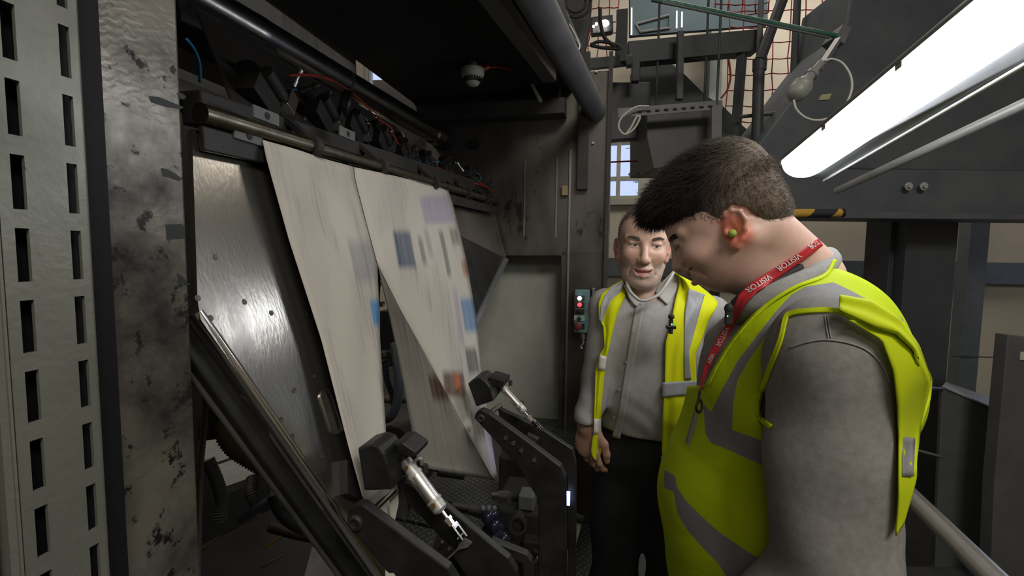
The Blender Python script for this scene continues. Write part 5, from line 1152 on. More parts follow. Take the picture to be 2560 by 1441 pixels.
def skin_material(name, rough=.45):
    m = bpy.data.materials.new(name); m.use_nodes = True; N = m.node_tree.nodes; L = m.node_tree.links; b = N['Principled BSDF']
    a = N.new('ShaderNodeAttribute'); a.attribute_name = 'tone'; tc = N.new('ShaderNodeTexCoord')
    n = N.new('ShaderNodeTexNoise'); n.inputs['Scale'].default_value = 60; n.inputs['Detail'].default_value = 4; L.new(tc.outputs['Object'], n.inputs[0])
    mp = N.new('ShaderNodeMapRange'); mp.inputs[3].default_value = .88; mp.inputs[4].default_value = 1.1; L.new(n.outputs[0], mp.inputs[0])
    mx = N.new('ShaderNodeVectorMath'); mx.operation = 'SCALE'; L.new(a.outputs['Color'], mx.inputs[0]); L.new(mp.outputs[0], mx.inputs[3]); L.new(mx.outputs[0], b.inputs['Base Color'])
    b.inputs['Roughness'].default_value = rough; b.inputs['Subsurface Weight'].default_value = .12; b.inputs['Subsurface Radius'].default_value = (.012, .005, .003); b.inputs['Subsurface Scale'].default_value = .6
    n2 = N.new('ShaderNodeTexNoise'); n2.inputs['Scale'].default_value = 420; n2.inputs['Detail'].default_value = 3; L.new(tc.outputs['Object'], n2.inputs[0])
    bp = N.new('ShaderNodeBump'); bp.inputs['Strength'].default_value = .18; bp.inputs['Distance'].default_value = .001; L.new(n2.outputs[0], bp.inputs['Height']); L.new(bp.outputs[0], b.inputs['Normal'])
    return m
def hair_strands(name, m, parent, roots, dirs, lens, wid, droop=None, seg=4, seed=1, curl=.0, tone=None):
    r = np.random.RandomState(seed); n = len(roots); vs = []; fs = []
    d = dirs/np.linalg.norm(dirs, axis=1)[:, None]; p = roots.copy(); rows = []
    side = np.cross(d, r.normal(size=(n, 3))); side /= np.linalg.norm(side, axis=1)[:, None]
    for k in range(seg+1):
        w_ = wid*(1-.8*k/seg); s2 = np.cross(d, side); tri = np.stack([p+side*w_, p-side*w_*.5+s2*w_*.87, p-side*w_*.5-s2*w_*.87], 1); rows.append(tri)
        p = p+d*(lens/seg)[:, None]
        if droop is not None: d = d+droop/seg
        if curl: d = d+r.normal(size=(n, 3))*curl
        d /= np.linalg.norm(d, axis=1)[:, None]
    A = np.stack(rows, 1).reshape(n, -1, 3); nv_ = (seg+1)*3; base = (np.arange(n)*nv_)[:, None]
    q = []
    for k in range(seg):
        for a, b in ((0, 1), (1, 2), (2, 0)): q.append(base+np.array([[k*3+a, k*3+b, k*3+3+b, k*3+3+a]]))
    Fq = np.concatenate(q); return mesh_obj(name, A.reshape(-1, 3), Fq, m, parent, colors=None if tone is None else np.repeat(tone, nv_, 0))
def normals_of(me_obj):
    me = me_obj.data; n = np.zeros(len(me.vertices)*3, np.float32); me.vertices.foreach_get('normal', n); v = np.zeros(len(me.vertices)*3, np.float32); me.vertices.foreach_get('co', v)
    return v.reshape(-1, 3)+np.array(me_obj['_w'], np.float32), n.reshape(-1, 3)
def bvh_of(objs):
    V_, F_ = [], []
    for o in objs:
        b = len(V_); w_ = Vector(o['_w']); V_ += [v.co+w_ for v in o.data.vertices]; F_ += [tuple(i+b for i in p.vertices) for p in o.data.polygons]
    return BVHTree.FromPolygons(V_, F_)
def drape(name, bvh, left, right, m, parent, off=.006, th=.0015, nu=8, nv=30, default=None, smooth=6, push=0, wav=0, wf=3, attr=None, maxjump=.05):
    """cloth strip between two pixel edges, laid over the surface it covers"""
    A, B = sample(left, nv), sample(right, nv); Dp = np.full((nv+1, nu+1), np.nan); R_ = {}
    for k in range(nv+1):
        for i in range(nu+1):
            x = lerp(A[k][0], B[k][0], i/nu); y = lerp(A[k][1], B[k][1], i/nu); d = ray(x, y); R_[k, i] = d
            h = bvh.ray_cast(C_P, d)
            if h[0] is not None: Dp[k, i] = (h[0]-C_P).dot(C_F)-off
    if default is not None: Dp[Dp > default+maxjump] = np.nan
    if np.isnan(Dp).all(): Dp[:] = default
    for _ in range(60):
        bad = np.isnan(Dp)
        if not bad.any(): break
        E = np.pad(Dp, 1, constant_values=np.nan); st = np.stack([E[:-2, 1:-1], E[2:, 1:-1], E[1:-1, :-2], E[1:-1, 2:]])
        with np.errstate(all='ignore'):
            import warnings
            with warnings.catch_warnings(): warnings.simplefilter('ignore'); mn = np.nanmean(st, 0)
        Dp = np.where(bad, mn, Dp)
    D0 = Dp.copy()
    for _ in range(smooth):
        E = np.pad(Dp, 1, mode='edge'); Dp = np.minimum(D0, (E[:-2, 1:-1]+E[2:, 1:-1]+E[1:-1, :-2]+E[1:-1, 2:])/4)
    g = G()
    for k in range(nv+1):
        for i in range(nu+1):
            dd = Dp[k, i]-push
            if wav: dd -= wav*(1+math.sin(i/nu*math.pi*wf+k*.07))
            g.v.append(C_P+R_[k, i]*dd)
    for k in range(nv):
        for i in range(nu): a = k*(nu+1)+i; g.f.append((a, a+1, a+nu+2, a+nu+1))
    o = g.build(name, m, parent, smooth='all'); s = o.modifiers.new('s', 'SOLIDIFY'); s.thickness = th; s.offset = 0; return o
def hand(F, wrist, d, n, s, S=1, curl=(20, 25, 30, 35), thumb=.6, k=.006, spread=.04):
    """five-fingered hand grown into a field: wrist point, finger direction, palm normal, thumb side"""
    wrist = np.array(wrist, float); d, n, s = [np.array(q, float)/np.linalg.norm(q) for q in (d, n, s)]
    def at(a, b, c): return wrist+(d*a+s*b+n*c)*S
    F.cone(at(-.03, 0, 0), at(.01, 0, 0), .026*S, .027*S, .015)
    F.ell(at(.045, 0, 0), [.052*S, .038*S, .0155*S], np.array([d, s, n]), .015)
    F.ell(at(.03, .022, .006), [.030*S, .018*S, .016*S], np.array([d, s, n]), .012)
    for i, (b, L_, r) in enumerate(((.029, .072, .0088), (.010, .080, .0092), (-.009, .075, .0088), (-.027, .058, .0078))):
        p = at(.078-.004*abs(i-1), b, -.001); dirn = d+s*spread*(1.5-i); dirn /= np.linalg.norm(dirn); a = math.radians(curl[i]); axis_n = n; pts = [at(.05, b*.85, 0), p]; rs = [r*1.1*S, r*1.05*S]
        for j, fr in enumerate((.45, .31, .24)):
            ang = a*(j*.9+.6); dj = dirn*math.cos(ang)+axis_n*math.sin(ang); p = p+dj*L_*fr*S; pts.append(p); rs.append(r*(.98-.09*j)*S)
        F.chain(pts, rs, .0045*S)
    b = at(.018, .028, .004); t1 = b+(d*.030+s*.020+n*.012)*S; t2 = t1+(d*.028+s*.004+n*.010*thumb)*S; t3 = t2+(d*.020-s*.002+n*.008*thumb)*S
    F.chain([b, t1, t2, t3], [.013*S, .0115*S, .0100*S, .0085*S], .006*S)
# ------------------------------------------------------------------ the young man in front
def build_young():
    fh = np.array((-.92, .39)); lh = np.array((-.39, -.92))
    l3 = Vector((-.39, -.92, 0)); earp = P(1836, 560, .775)
    o = earp-l3*.079
    H = head_frame(o, fh, 33, 0, 1.0)
    p = dict(w=1.0, fo=.012, cb=-.020, cr=.138, brow=.033, eye=.018, nose=-.014, nosef=.127, mf=.109, mouth=-.040, mw=.029, smile=.013, open=.0075, chin=-.076, ear=(.007, -.008, .075), fat=1.15, eartilt=27, lid=.0026, look=.003, earcol=(.85, .26, .18))  # earcol reddens the ear for light shining through it
    base = Vector((.50, .86, 0)); root = thing('person', 'young man in grey sweatshirt, yellow hi-vis vest and red lanyard, head bowed', 'person', base)
    fb_ = Vector((-.92, .39, 0)); B = Fr((.52, .865, 0), fb_, Vector((-.39, -.92, 0)), Z)
    def torso(F, g, k=.05, legs=True, arms=True, neck=True):
        F.ell(B.p(.0, 0, 1.37), (.150+g, .195+g, .19+g), B.R, k)
        F.ell(B.p(-.055, 0, 1.42), (.115+g, .19+g, .15+g), B.R, k)
        F.ell(B.p(.035, 0, 1.13), (.165+g, .19+g, .25+g), B.R, k)
        F.ell(B.p(.01, 0, .95), (.150+g, .19+g, .16+g), B.R, k)
        F.cone(B.p(-.03, .13, 1.47), B.p(-.03, -.13, 1.47), .075+g, .075+g, k)
        F.cone(B.p(-.035, .05, 1.53), B.p(-.035, -.05, 1.53), .06+g*.6, .06+g*.6, k)
    sh_n = P(2070, 905, .655); el_n = P(2080, 1420, .625); sh_f = B.p(-.02, -.235, 1.44); el_f = B.p(.02, -.26, 1.13)
    wr_n = np.array(el_n)+np.array((-.13, .03, -.20)); wr_f = el_f+np.array((.03, -.02, -.20))
    ma_n = P(2070, 1150, .635)
    def arms(F, g, k=.03, lower=True):
        F.chain([sh_n, ma_n, el_n], [.062+g, .058+g, .052+g], k); F.cone(B.p(-.03, .13, 1.46), sh_n, .06+g, .064+g, k)
        F.chain([sh_f, el_f], [.062+g, .05+g], k)
        F.chain([el_n, wr_n], [.05+g, .036+g*.8], k); F.chain([el_f, wr_f], [.05+g, .036+g*.8], k)
    # ---- body: head, neck, torso, arms, hands, legs in one surface
    hx, hy, hz = H.o
    xs = axis_coords(.05, 1.0, .014, [(hx-.17, hx+.13, .0021)]); ys = axis_coords(.42, 1.36, .014, [(hy-.12, hy+.14, .0023)]); zs = axis_coords(-.01, 1.84, .014, [(hz-.14, hz+.17, .0021)])
    F = Field(xs, ys, zs)
    torso(F, -.03); arms(F, -.024)
    for s in (1, -1):
        F.chain([B.p(-.01, s*.10, .90), B.p(.01, s*.11, .50), B.p(-.02, s*.11, .10)], [.085, .058, .038], .03)
        F.ell(B.p(.04, s*.11, .045), (.12, .04, .035), B.R, .03)
    nb = np.array(P(2012, 700, .87))
    F.chain([H.p(-.030, 0, -.035), nb], [.058, .066], .03); F.cone(H.p(.03, 0, -.075), nb+np.array((-.035, .0, -.02)), .036, .05, .04)
    F.cone(H.p(.052, 0, -.072), H.p(.0, 0, -.105), .026, .04, .03)
    head_sdf(F, H, p)
    for wr, el, sd in ((wr_n, np.array(el_n), 1), (wr_f, el_f, -1)):
        d = wr-el; hand(F, wr+d/np.linalg.norm(d)*.03, d, (0.3, sd*.9, -.2), (-.6, 0, .5), 1.0)
    Vv, Fq = F.mesh(); Vv = relax(Vv, Fq, 1, .35)
    col = skin_tones(Vv, H, p, (.72, .47, .38), (.50, .17, .15), (.68, .32, .25))
    M['skin_young'] = skin_material('skin_young'); body = mesh_obj('body', Vv, Fq, 'skin_young', root, colors=col)
    # ---- eyes
    M['eyewhite'] = mat('eye_white', (.62, .58, .54), .15); M['iris'] = mat('iris_dark', (.05, .04, .03), .1)
    for s in (1, -1):
        c = Vector(H.p(p['fo']+.0745, s*.0315, p['eye'])); G().sphere(c, .0118, 20).build('eyeball', 'eyewhite', root, smooth='all')
        fdir = Vector(H.R[0])*.85-Vector(H.R[2])*.35; fdir.normalize(); G().lathe(c+fdir*.0095, fdir, [(0, 0), (0, .0062), (.0018, .0045), (.0026, 0)], 18).build('iris', 'iris', root, smooth='all')
    for s in (1, -1): G().tube(bez([Vector(H.p(p['fo']+.0900, s*.019, p['eye']-.002)), Vector(H.p(p['fo']+.0925, s*.031, p['eye']-.0035)), Vector(H.p(p['fo']+.085, s*.046, p['eye']-.001))]), .0009, 6).build('eyelashes', 'rubber', root, smooth='all')
    # ---- hair
    M['hair_dark'] = mat('dark_brown_hair', (.030, .021, .016), .42, 0, (.06, .042, .030), 30)
    M['hair_tip'] = mat('brown_hair_strands', (.045, .031, .022), .38, 0, (.10, .07, .048), 60)
    x_, y_, z_ = [axis_coords(c-.17, c+.17, .0032, []) for c in H.o]
    K = Field(x_, y_, z_)
    K.ell(H.p(-.006, 0, .055), (.105, .0805, .092), H.R, .02); K.ell(H.p(.022, 0, .088), (.092, .066, .062), H.R, .03)
    K.ell(H.p(.088, 0, .106), (.034, .050, .018), H.rot('l', -25), .02); K.ell(H.p(-.03, 0, .095), (.07, .064, .05), H.R, .03)
    K.ell(H.p(-.055, 0, .0), (.047, .060, .05), H.R, .02)
    X, Y, Zz = K.XYZ(); Lf = (X-H.o[0])*H.R[0, 0]+(Y-H.o[1])*H.R[0, 1]+(Zz-H.o[2])*H.R[0, 2]; Ll = (X-H.o[0])*H.R[1, 0]+(Y-H.o[1])*H.R[1, 1]+(Zz-H.o[2])*H.R[1, 2]; Lh = (X-H.o[0])*H.R[2, 0]+(Y-H.o[1])*H.R[2, 1]+(Zz-H.o[2])*H.R[2, 2]
    hl = [(-.2, -.048), (-.070, -.046), (-.050, -.030), (-.036, -.006), (-.030, .016), (-.012, .032), (.002, .028), (.012, .020), (.032, .012), (.048, .018), (.058, .040), (.069, .056), (.098, .073), (.123, .083), (.17, .080)]
    hh = np.interp(Lf, [q[0] for q in hl], [q[1] for q in hl]); K.cut((hh-Lh)*.8)
    K.D += np.sin(Ll*330+np.sin(Lf*60)*1.5)*.0012*np.clip((Lh-.03)*20, 0, 1)+np.sin(Ll*140+Lf*40)*.0022*np.clip((Lh-.06)*20, 0, 1)
    hv, hf = K.mesh(); hv = relax(hv, hf, 1); 
    def hair_tone(Vv):
        q = H.loc(Vv); lit_fade = np.clip((.075-q[:, 2]*.75-q[:, 0]*.9)/.07, 0, 1)[:, None]; rr = np.random.RandomState(2).rand(len(Vv), 1)*.5+.75  # lighter back: shorter hair, with lamp light painted in as brown
        return (np.array((.026, .019, .015))*(1-lit_fade)+np.array((.15, .115, .085))*lit_fade)*rr
    def attr_mat(nm, rough):
        m = bpy.data.materials.new(nm); m.use_nodes = True; b = m.node_tree.nodes['Principled BSDF']; a = m.node_tree.nodes.new('ShaderNodeAttribute'); a.attribute_name = 'tone'
        m.node_tree.links.new(a.outputs['Color'], b.inputs['Base Color']); b.inputs['Roughness'].default_value = rough; b.inputs['Specular IOR Level'].default_value = .35; return m
    M['hair_base'] = attr_mat('hair_base', .75); M['hair_strand'] = attr_mat('hair_strand', .45)
    hair = mesh_obj('hair', hv, hf, 'hair_base', root, colors=hair_tone(hv))
    V0, N0 = normals_of(hair); q = H.loc(V0); r = np.random.RandomState(3)
    sel = r.choice(len(V0), 34000)
    rt = V0[sel]+r.normal(size=(len(sel), 3))*.0012; ql = H.loc(rt); top = np.clip((ql[:, 2]-.045)/.05, 0, 1)[:, None]
    fwd = H.R[0]*1.0+H.R[1]*(r.normal(size=(len(sel), 1))*.35)+H.R[2]*(-.02)
    dn = -H.R[2]*.9-H.R[0]*.35; dr = N0[sel]*(.30+.15*top)+fwd*top+dn*(1-top)+r.normal(size=(len(sel), 3))*.16
    ln = (.0050+.017*top[:, 0]**1.2)*(.6+.8*r.rand(len(sel))); ln += .003*np.clip((ql[:, 0]-.06)/.05, 0, 1)
    hair_strands('hair_strands', 'hair_strand', hair, rt-N0[sel]*.001, dr, ln, .00038, tone=hair_tone(rt), droop=-H.R[2]*.5*np.ones((len(sel), 1))*np.clip(ql[:, :1]*8, .1, 1), curl=.13)
    # eyebrows
    vs, ns = normals_of(body); qb = H.loc(vs)
    for s in (1, -1):
        t = (qb[:, 1]*s-.014)/.036; hc = p['brow']-.003+.006*np.sin(np.clip(t, 0, 1)*2.2)
        mk = (t > 0) & (t < 1) & (np.abs(qb[:, 2]-hc) < .0058*(1.1-t*.5)) & (qb[:, 0] > p['fo']+.05); ii = np.where(mk)[0]
        if len(ii):
            sl = r.choice(ii, 1600); d_ = H.R[1]*s-H.R[0]*.45+ns[sl]*.06+H.R[2]*.05+r.normal(size=(1600, 3))*.15
            hair_strands('eyebrow', 'hair_dark', root, vs[sl]-ns[sl]*.0005, d_, np.full(1600, .006), .0004, seg=2)
    # ---- sweatshirt
    xs = axis_coords(.10, .98, .0055, []); ys = axis_coords(.46, 1.26, .006, []); zs = axis_coords(.86, 1.64, .0055, [])
    F = Field(xs, ys, zs); torso(F, .0); arms(F, .022, .02)
    X, Y, Zz = F.XYZ(); F.D += folds(X, Y, Zz, 4, 8, .009, 5); F.D += np.clip(np.sin((Zz-(X-.44)*.7)*46+np.sin(X*20)*.8), -.3, 1)*.0028*np.exp(-((Zz-1.24)/.09)**2)
    F.cut((-(Zz-.88))*1.0)
    for wr, el in ((np.array(wr_n), np.array(el_n)), (wr_f, el_f)):
        pass
    # neck opening
    nk = np.array(H.p(-.02, 0, -.06)); F.cone(nk, nb+np.array((0, 0, -.01)), .064, .064, .01, sub=True)
    Vs, Fs = F.mesh(); Vs = relax(Vs, Fs, 2)
    M['hoodie'] = mat('grey_marl', (.23, .225, .21), .9, 0, (.31, .30, .29), 90, 6, lo=.3, hi=.7, bump=.15, bscale=420, spec=.15)
    hoodie = mesh_obj('sweatshirt', Vs, Fs, 'hoodie', root)
    M['hoodie_light'] = mat('grey_marl_light', (.29, .285, .275), .9, 0, (.36, .355, .34), 90, 6, bump=.12, bscale=400, spec=.15)
    # collar roll
    ring = [(2072, 640, .90), (2074, 655, .84), (2045, 682, .79), (1985, 712, .765), (1925, 742, .765), (1872, 770, .785), (1843, 792, .84), (1850, 790, .92), (1900, 750, .98), (1980, 690, .99), (2045, 648, .96), (2072, 640, .90)]
    collar = G().tube(bez([P(*q) for q in ring], 6), .017, 16, rf=lambda i: .0175+.001*math.sin(i*.35)).build('sweatshirt_collar', 'hoodie_light', root, smooth='all')
    ring2 = [(2040, 622, .92), (2030, 640, .84), (1990, 668, .80), (1930, 702, .79), (1875, 735, .80), (1842, 762, .85), (1855, 755, .93), (1930, 700, .97), (2010, 640, .97), (2040, 622, .92)]
    G().tube(bez([P(*q) for q in ring2], 6), .012, 12).build('collar_lining', mat('dark_lining', (.05, .055, .07), .8), root, smooth='all')
    bv = bvh_of([hoodie])
    # seams on the shoulder and sleeve
    def seam(pts, nm='seam', off=.001, r_=.0013, m='hoodie_light'):
        q = []
        for x, y in [(a.x, a.y) for a in bez([Vector((x, y, 0)) for x, y in pts], 8)]:
            h = bv.ray_cast(C_P, ray(x, y))
            if h[0]: q.append(h[0]-ray(x, y)*off)
        if len(q) > 2: G().tube(q, r_, 6).build(nm, m, root, smooth='all')
    seam([(1975, 870), (2010, 858), (2060, 850), (2120, 858), (2170, 878), (2205, 915), (2225, 960)])
    seam([(2062, 790), (2066, 820), (2072, 850)], r_=.001); seam([(2068, 790), (2073, 820), (2079, 850)], r_=.001)
    # ---- vest
    F = Field(xs, ys, zs); torso(F, .018)
    F.ell(B.p(-.085, -.01, 1.385), (.115, .15, .15), B.R, .03)
    X, Y, Zz = F.XYZ(); F.D += folds(X, Y, Zz, 11, 9, .007, 5)
    F.cut(-(Zz-.89)); 
    pts = np.stack(np.broadcast_arrays(X, Y, Zz), -1).reshape(-1, 3); px, py = pixN(pts); lside = ((pts-np.array((.52, .865, 0)))@B.R[1]).reshape(F.D.shape)
    armhole = [(1967, 783), (2030, 774), (2095, 777), (2142, 804), (2183, 822), (2215, 860), (2240, 930), (2256, 1000), (2262, 1100), (2258, 1240), (2262, 1700), (1926, 1700), (1926, 1441), (1944, 1289), (1932, 1172), (1914, 1067), (1897, 1044), (1897, 1009), (1920, 927), (1958, 833)]
    sd = poly_sd(px, py, armhole).reshape(F.D.shape)*.0006
    F.D = np.where(lside > -.02, np.maximum(F.D, -sd), F.D)
    neckhole = [(1700, 560), (2080, 560), (2092, 655), (2060, 690), (1990, 716), (1930, 752), (1880, 792), (1840, 838), (1810, 880), (1785, 925), (1766, 965), (1700, 965)]
    sd = poly_sd(px, py, neckhole).reshape(F.D.shape)*.0007; F.D = np.maximum(F.D, -sd)
    F.ell(B.p(-.02, -.26, 1.38), (.07, .09, .12), B.R, .01, sub=True)
    Vt, Ft = F.mesh(); Vt = relax(Vt, Ft, 2)
    px, py = pixN(Vt)
    b1 = [(2260, 800), (2190, 762), (2130, 728), (2084, 706), (2013, 717), (1978, 737), (1943, 775), (1897, 833), (1844, 903), (1803, 979), (1777, 1032), (1758, 1008), (1763, 1084), (1777, 1108), (1827, 1128), (1870, 1148), (1935, 1176), (1960, 1176), (1960, 1120), (1917, 1108), (1873, 1090), (1830, 1076), (1833, 1009), (1844, 950), (1874, 898), (1920, 833), (1955, 793), (2000, 762), (2049, 748), (2095, 742), (2130, 765), (2180, 800), (2250, 840)]
    b2 = [(1660, 1175), (1687, 1190), (1693, 1219), (1716, 1254), (1757, 1295), (1803, 1335), (1873, 1382), (1935, 1418), (1970, 1560), (1850, 1500), (1797, 1411), (1757, 1371), (1716, 1324), (1693, 1283), (1684, 1231), (1660, 1220)]
    b3 = [(2262, 870), (2300, 915), (2318, 960), (2285, 1000), (2268, 1110), (2266, 1240), (2240, 1240), (2235, 900)]
    b4 = [(2084, 640), (2090, 700), (2230, 800), (2300, 890), (2330, 950), (2345, 940), (2250, 780)]
    sdist = np.minimum(np.minimum(poly_sd(px, py, b1), poly_sd(px, py, b2)), poly_sd(px, py, b3))*.7
    ls = (Vt-np.array((.52, .865, 0)))@B.R[1]; sdist = np.where(ls < -.06, 30, sdist)
    nm = np.linalg.norm
    hs = np.abs(Vt[:, 2]-1.02)*1000-26; hs2 = np.abs(Vt[:, 2]-1.24)*1000-26; far = ls < -.06; sdist = np.where(far, np.minimum(hs, hs2), sdist)
    m = bpy.data.materials.new('hi_vis_vest'); m.use_nodes = True; N = m.node_tree.nodes; L = m.node_tree.links; b = N['Principled BSDF']
    a = N.new('ShaderNodeAttribute'); a.attribute_name = 'band'; mr = N.new('ShaderNodeMapRange'); mr.inputs[1].default_value = .5; mr.inputs[2].default_value = -.5; L.new(a.outputs['Fac'], mr.inputs[0])
    tc = N.new('ShaderNodeTexCoord'); nz = N.new('ShaderNodeTexNoise'); nz.inputs['Scale'].default_value = 380; L.new(tc.outputs['Object'], nz.inputs[0])
    mx = N.new('ShaderNodeMix'); mx.data_type = 'RGBA'; mx.inputs[6].default_value = (.52, .66, .006, 1); mx.inputs[7].default_value = (.26, .26, .265, 1); L.new(mr.outputs[0], mx.inputs[0]); L.new(mx.outputs[2], b.inputs['Base Color'])
    b.inputs['Roughness'].default_value = .75; b.inputs['Specular IOR Level'].default_value = .2
    n2 = N.new('ShaderNodeTexNoise'); n2.inputs['Scale'].default_value = 9; n2.inputs['Detail'].default_value = 3; n2.inputs['Distortion'].default_value = .6; L.new(tc.outputs['Object'], n2.inputs[0])
    bp0 = N.new('ShaderNodeBump'); bp0.inputs['Strength'].default_value = .5; bp0.inputs['Distance'].default_value = .012; L.new(n2.outputs[0], bp0.inputs['Height'])
    bp = N.new('ShaderNodeBump'); bp.inputs['Strength'].default_value = .15; bp.inputs['Distance'].default_value = .001; L.new(nz.outputs[0], bp.inputs['Height']); L.new(bp0.outputs[0], bp.inputs['Normal']); L.new(bp.outputs[0], b.inputs['Normal'])
    M['vest'] = m
    vest = mesh_obj('hi_vis_vest', Vt, Ft, 'vest', root, attrs={'band': sdist})
    bv2 = bvh_of([hoodie, vest, collar, body])
    # piping round the armhole and neck
    M['band_y'] = mat('reflective_grey', (.26, .26, .265), .6)
    M['vest_plain'] = mat('hi_vis_yellow', (.60, .72, .01), .75, spec=.2)
    def piping(pts, nm, w=4.5, off=.004):
        c = [(a.x, a.y) for a in bez([Vector((x, y, 0)) for x, y in pts], 6)]; lft, rgt = [], []
        for i in range(len(c)):
            x0, y0 = c[max(0, i-1)]; x1, y1 = c[min(len(c)-1, i+1)]; L_ = math.hypot(x1-x0, y1-y0); nx_, ny_ = -(y1-y0)/L_, (x1-x0)/L_
            lft.append((c[i][0]+nx_*w, c[i][1]+ny_*w)); rgt.append((c[i][0]-nx_*w, c[i][1]-ny_*w))
        return drape(nm, bv2, lft, rgt, 'vest_plain', root, off, .002, 3, len(c)*2)
    piping([(1926, 1068), (1900, 1044), (1898, 1005), (1918, 935), (1950, 850), (1962, 800), (1975, 784), (2030, 776), (2095, 778), (2142, 804), (2185, 824)], 'vest_piping', 6)
    piping([(2088, 650), (2062, 688), (1992, 716), (1932, 752), (1882, 792), (1842, 838), (1812, 880), (1787, 925), (1768, 965)], 'vest_piping', 4)
    drape('vest_flap', bv2, [(2100, 738), (2180, 752), (2250, 798), (2296, 862), (2331, 950), (2326, 1000), (2298, 1075)], [(2098, 778), (2183, 818), (2240, 834), (2280, 870), (2300, 925), (2300, 965), (2284, 1020)], 'vest_plain', root, .024, .002, 8, 40, smooth=30, default=.74, maxjump=.12, wav=.004)
    vb = drape('vest_back', bv2, [(2120, 800), (2205, 850), (2235, 930), (2244, 1010), (2248, 1100), (2247, 1250), (2240, 1340)], [(2240, 815), (2298, 890), (2327, 958), (2302, 1055), (2294, 1130), (2290, 1200), (2258, 1310)], 'vest_plain', root, .016, .002, 8, 40, smooth=25, default=.76, maxjump=.05)
    drape('reflective_band', bvh_of([vb]), [(2256, 1092), (2256, 1192)], [(2287, 1096), (2284, 1192)], 'band_y', root, .004, .001, 4, 8, smooth=10, default=.76, maxjump=.2)
    # ---- lanyard and its words
    M['lanyard'] = mat('red_lanyard', (.55, .025, .03), .55); M['print_white'] = mat('white_print', (.75, .68, .66), .6)
    ln_ = drape('lanyard', bv2, [(2045, 596), (2002, 628), (1940, 668), (1880, 705), (1846, 738), (1833, 770), (1818, 805), (1790, 850), (1768, 892), (1757, 930), (1750, 975)], [(2058, 614), (2012, 648), (1952, 692), (1892, 730), (1862, 760), (1847, 790), (1832, 822), (1806, 862), (1782, 902), (1766, 940), (1754, 975)], 'lanyard', root, .009, .001, 4, 60, smooth=20, default=.86, maxjump=.2)
    bl = bvh_of([ln_])
    def word(txt, cx, cy, dx, dy, size):
        cu = bpy.data.curves.new('word', 'FONT'); cu.body = txt; cu.size = size; cu.align_x = 'CENTER'; cu.align_y = 'CENTER'; cu.extrude = .0002; cu.materials.append(M['print_white']); cu.offset = .0002
        ob = bpy.data.objects.new('printed_word', cu); COL.objects.link(ob)
        h = bl.ray_cast(C_P, ray(cx, cy)); d0 = (h[0]-C_P).dot(C_F) if h[0] else .78
        h1 = bl.ray_cast(C_P, ray(cx+dx, cy+dy)); d1 = (h1[0]-C_P).dot(C_F) if h1[0] else d0
        c = P(cx, cy, d0); e = P(cx+dx, cy+dy, d1); ex = (e-c).normalized(); toc = -ray(cx, cy).normalized(); ez = (toc-ex*toc.dot(ex)).normalized(); ey = ez.cross(ex)
        w0 = Vector(root['_w']); dg = bpy.context.evaluated_depsgraph_get(); me = bpy.data.meshes.new_from_object(ob.evaluated_get(dg)); bpy.data.objects.remove(ob)
        me.materials.clear(); me.materials.append(M['print_white']); ob = bpy.data.objects.new('printed_word', me); COL.objects.link(ob); R3 = Matrix((ex, ey, ez)).transposed().to_4x4(); ob.parent = ln_
        T4 = Matrix.Translation(c)@R3
        for v in me.vertices:
            p_ = T4@v.co; d_ = ray(*pix(p_)); hh_ = bl.ray_cast(C_P, d_); k_ = ((hh_[0]-C_P).dot(C_F) if hh_[0] and abs((hh_[0]-p_).length) < .03 else (p_-C_P).dot(C_F)); v.co = (C_P+d_*(k_-.0018-v.co.z))-w0
    sz = .0125
    word('VISITOR', 1972, 656, -26, 17, sz); word('VISITOR', 1896, 709, -24, 15, sz); word('TOR', 2034, 611, -16, 11, sz); word('VISITOR', 1806, 842, -8, 15, sz*.85); word('VISIT', 1776, 897, -6, 12, sz*.75)
    G().tube(bez([P(1750, 975, .80), P(1746, 1000, .80), P(1740, 1020, .80), P(1748, 1032, .80), P(1755, 1018, .80), P(1751, 998, .80)]), .0022, 8).build('lanyard_clip', 'black', root, smooth='all')
    cd = G().prism([P(1739, 1030, .80), P(1746, 1034, .80), P(1736, 1085, .80), P(1722, 1118, .80), P(1716, 1112, .80)], Vector((.002, .012, 0))); cd.build('badge_card', mat('badge_card', (.14, .15, .11), .4), root, bevel=.001)
    # microphone clipped to the lanyard, ear plug
    c = P(1822, 772, .775); G().sphere(c, .0075, 14, (1, 1, 1.2)).build('clip_microphone', 'rubber', root, smooth='all'); G().obox(P(1822, 792, .775), Vector((1, 0, 0)), Vector((0, 1, 0)), Z, .006, .004, .014).build('clip_microphone', 'rubber', root, bevel=.002)
    G().sphere(P(1819, 791, .768), .0012, 8).build('indicator_light', mat('green_led', (.1, .9, .5), .4, emit=(.1, 1, .5), es=2), root)
    ec = Vector(H.p(.009, .0835, -.012)); G().lathe(ec-Vector(H.R[1])*.006, Vector(H.R[1])+Vector(H.R[0])*.2, [(0, 0), (0, .0055), (.013, .0068), (.016, .005), (.017, 0)], 18).build('ear_plug', mat('green_foam', (.45, .58, .10), .7), root, smooth='all')
    # ---- trousers and shoes
    xs2 = axis_coords(.10, .9, .012, []); ys2 = axis_coords(.5, 1.25, .012, []); zs2 = axis_coords(-.01, 1.08, .012, [])
    F = Field(xs2, ys2, zs2); F.ell(B.p(-.01, 0, .93), (.168, .19, .15), B.R, .03)
    for s in (1, -1): F.chain([B.p(-.01, s*.10, .90), B.p(.01, s*.11, .50), B.p(-.02, s*.11, .06)], [.10, .08, .06], .03)
    Vq, Fq2 = F.mesh(); mesh_obj('trousers', relax(Vq, Fq2, 2), Fq2, mat('dark_trousers', (.03, .03, .035), .85), root)
    F = Field(xs2, ys2, axis_coords(-.01, .16, .008, []))
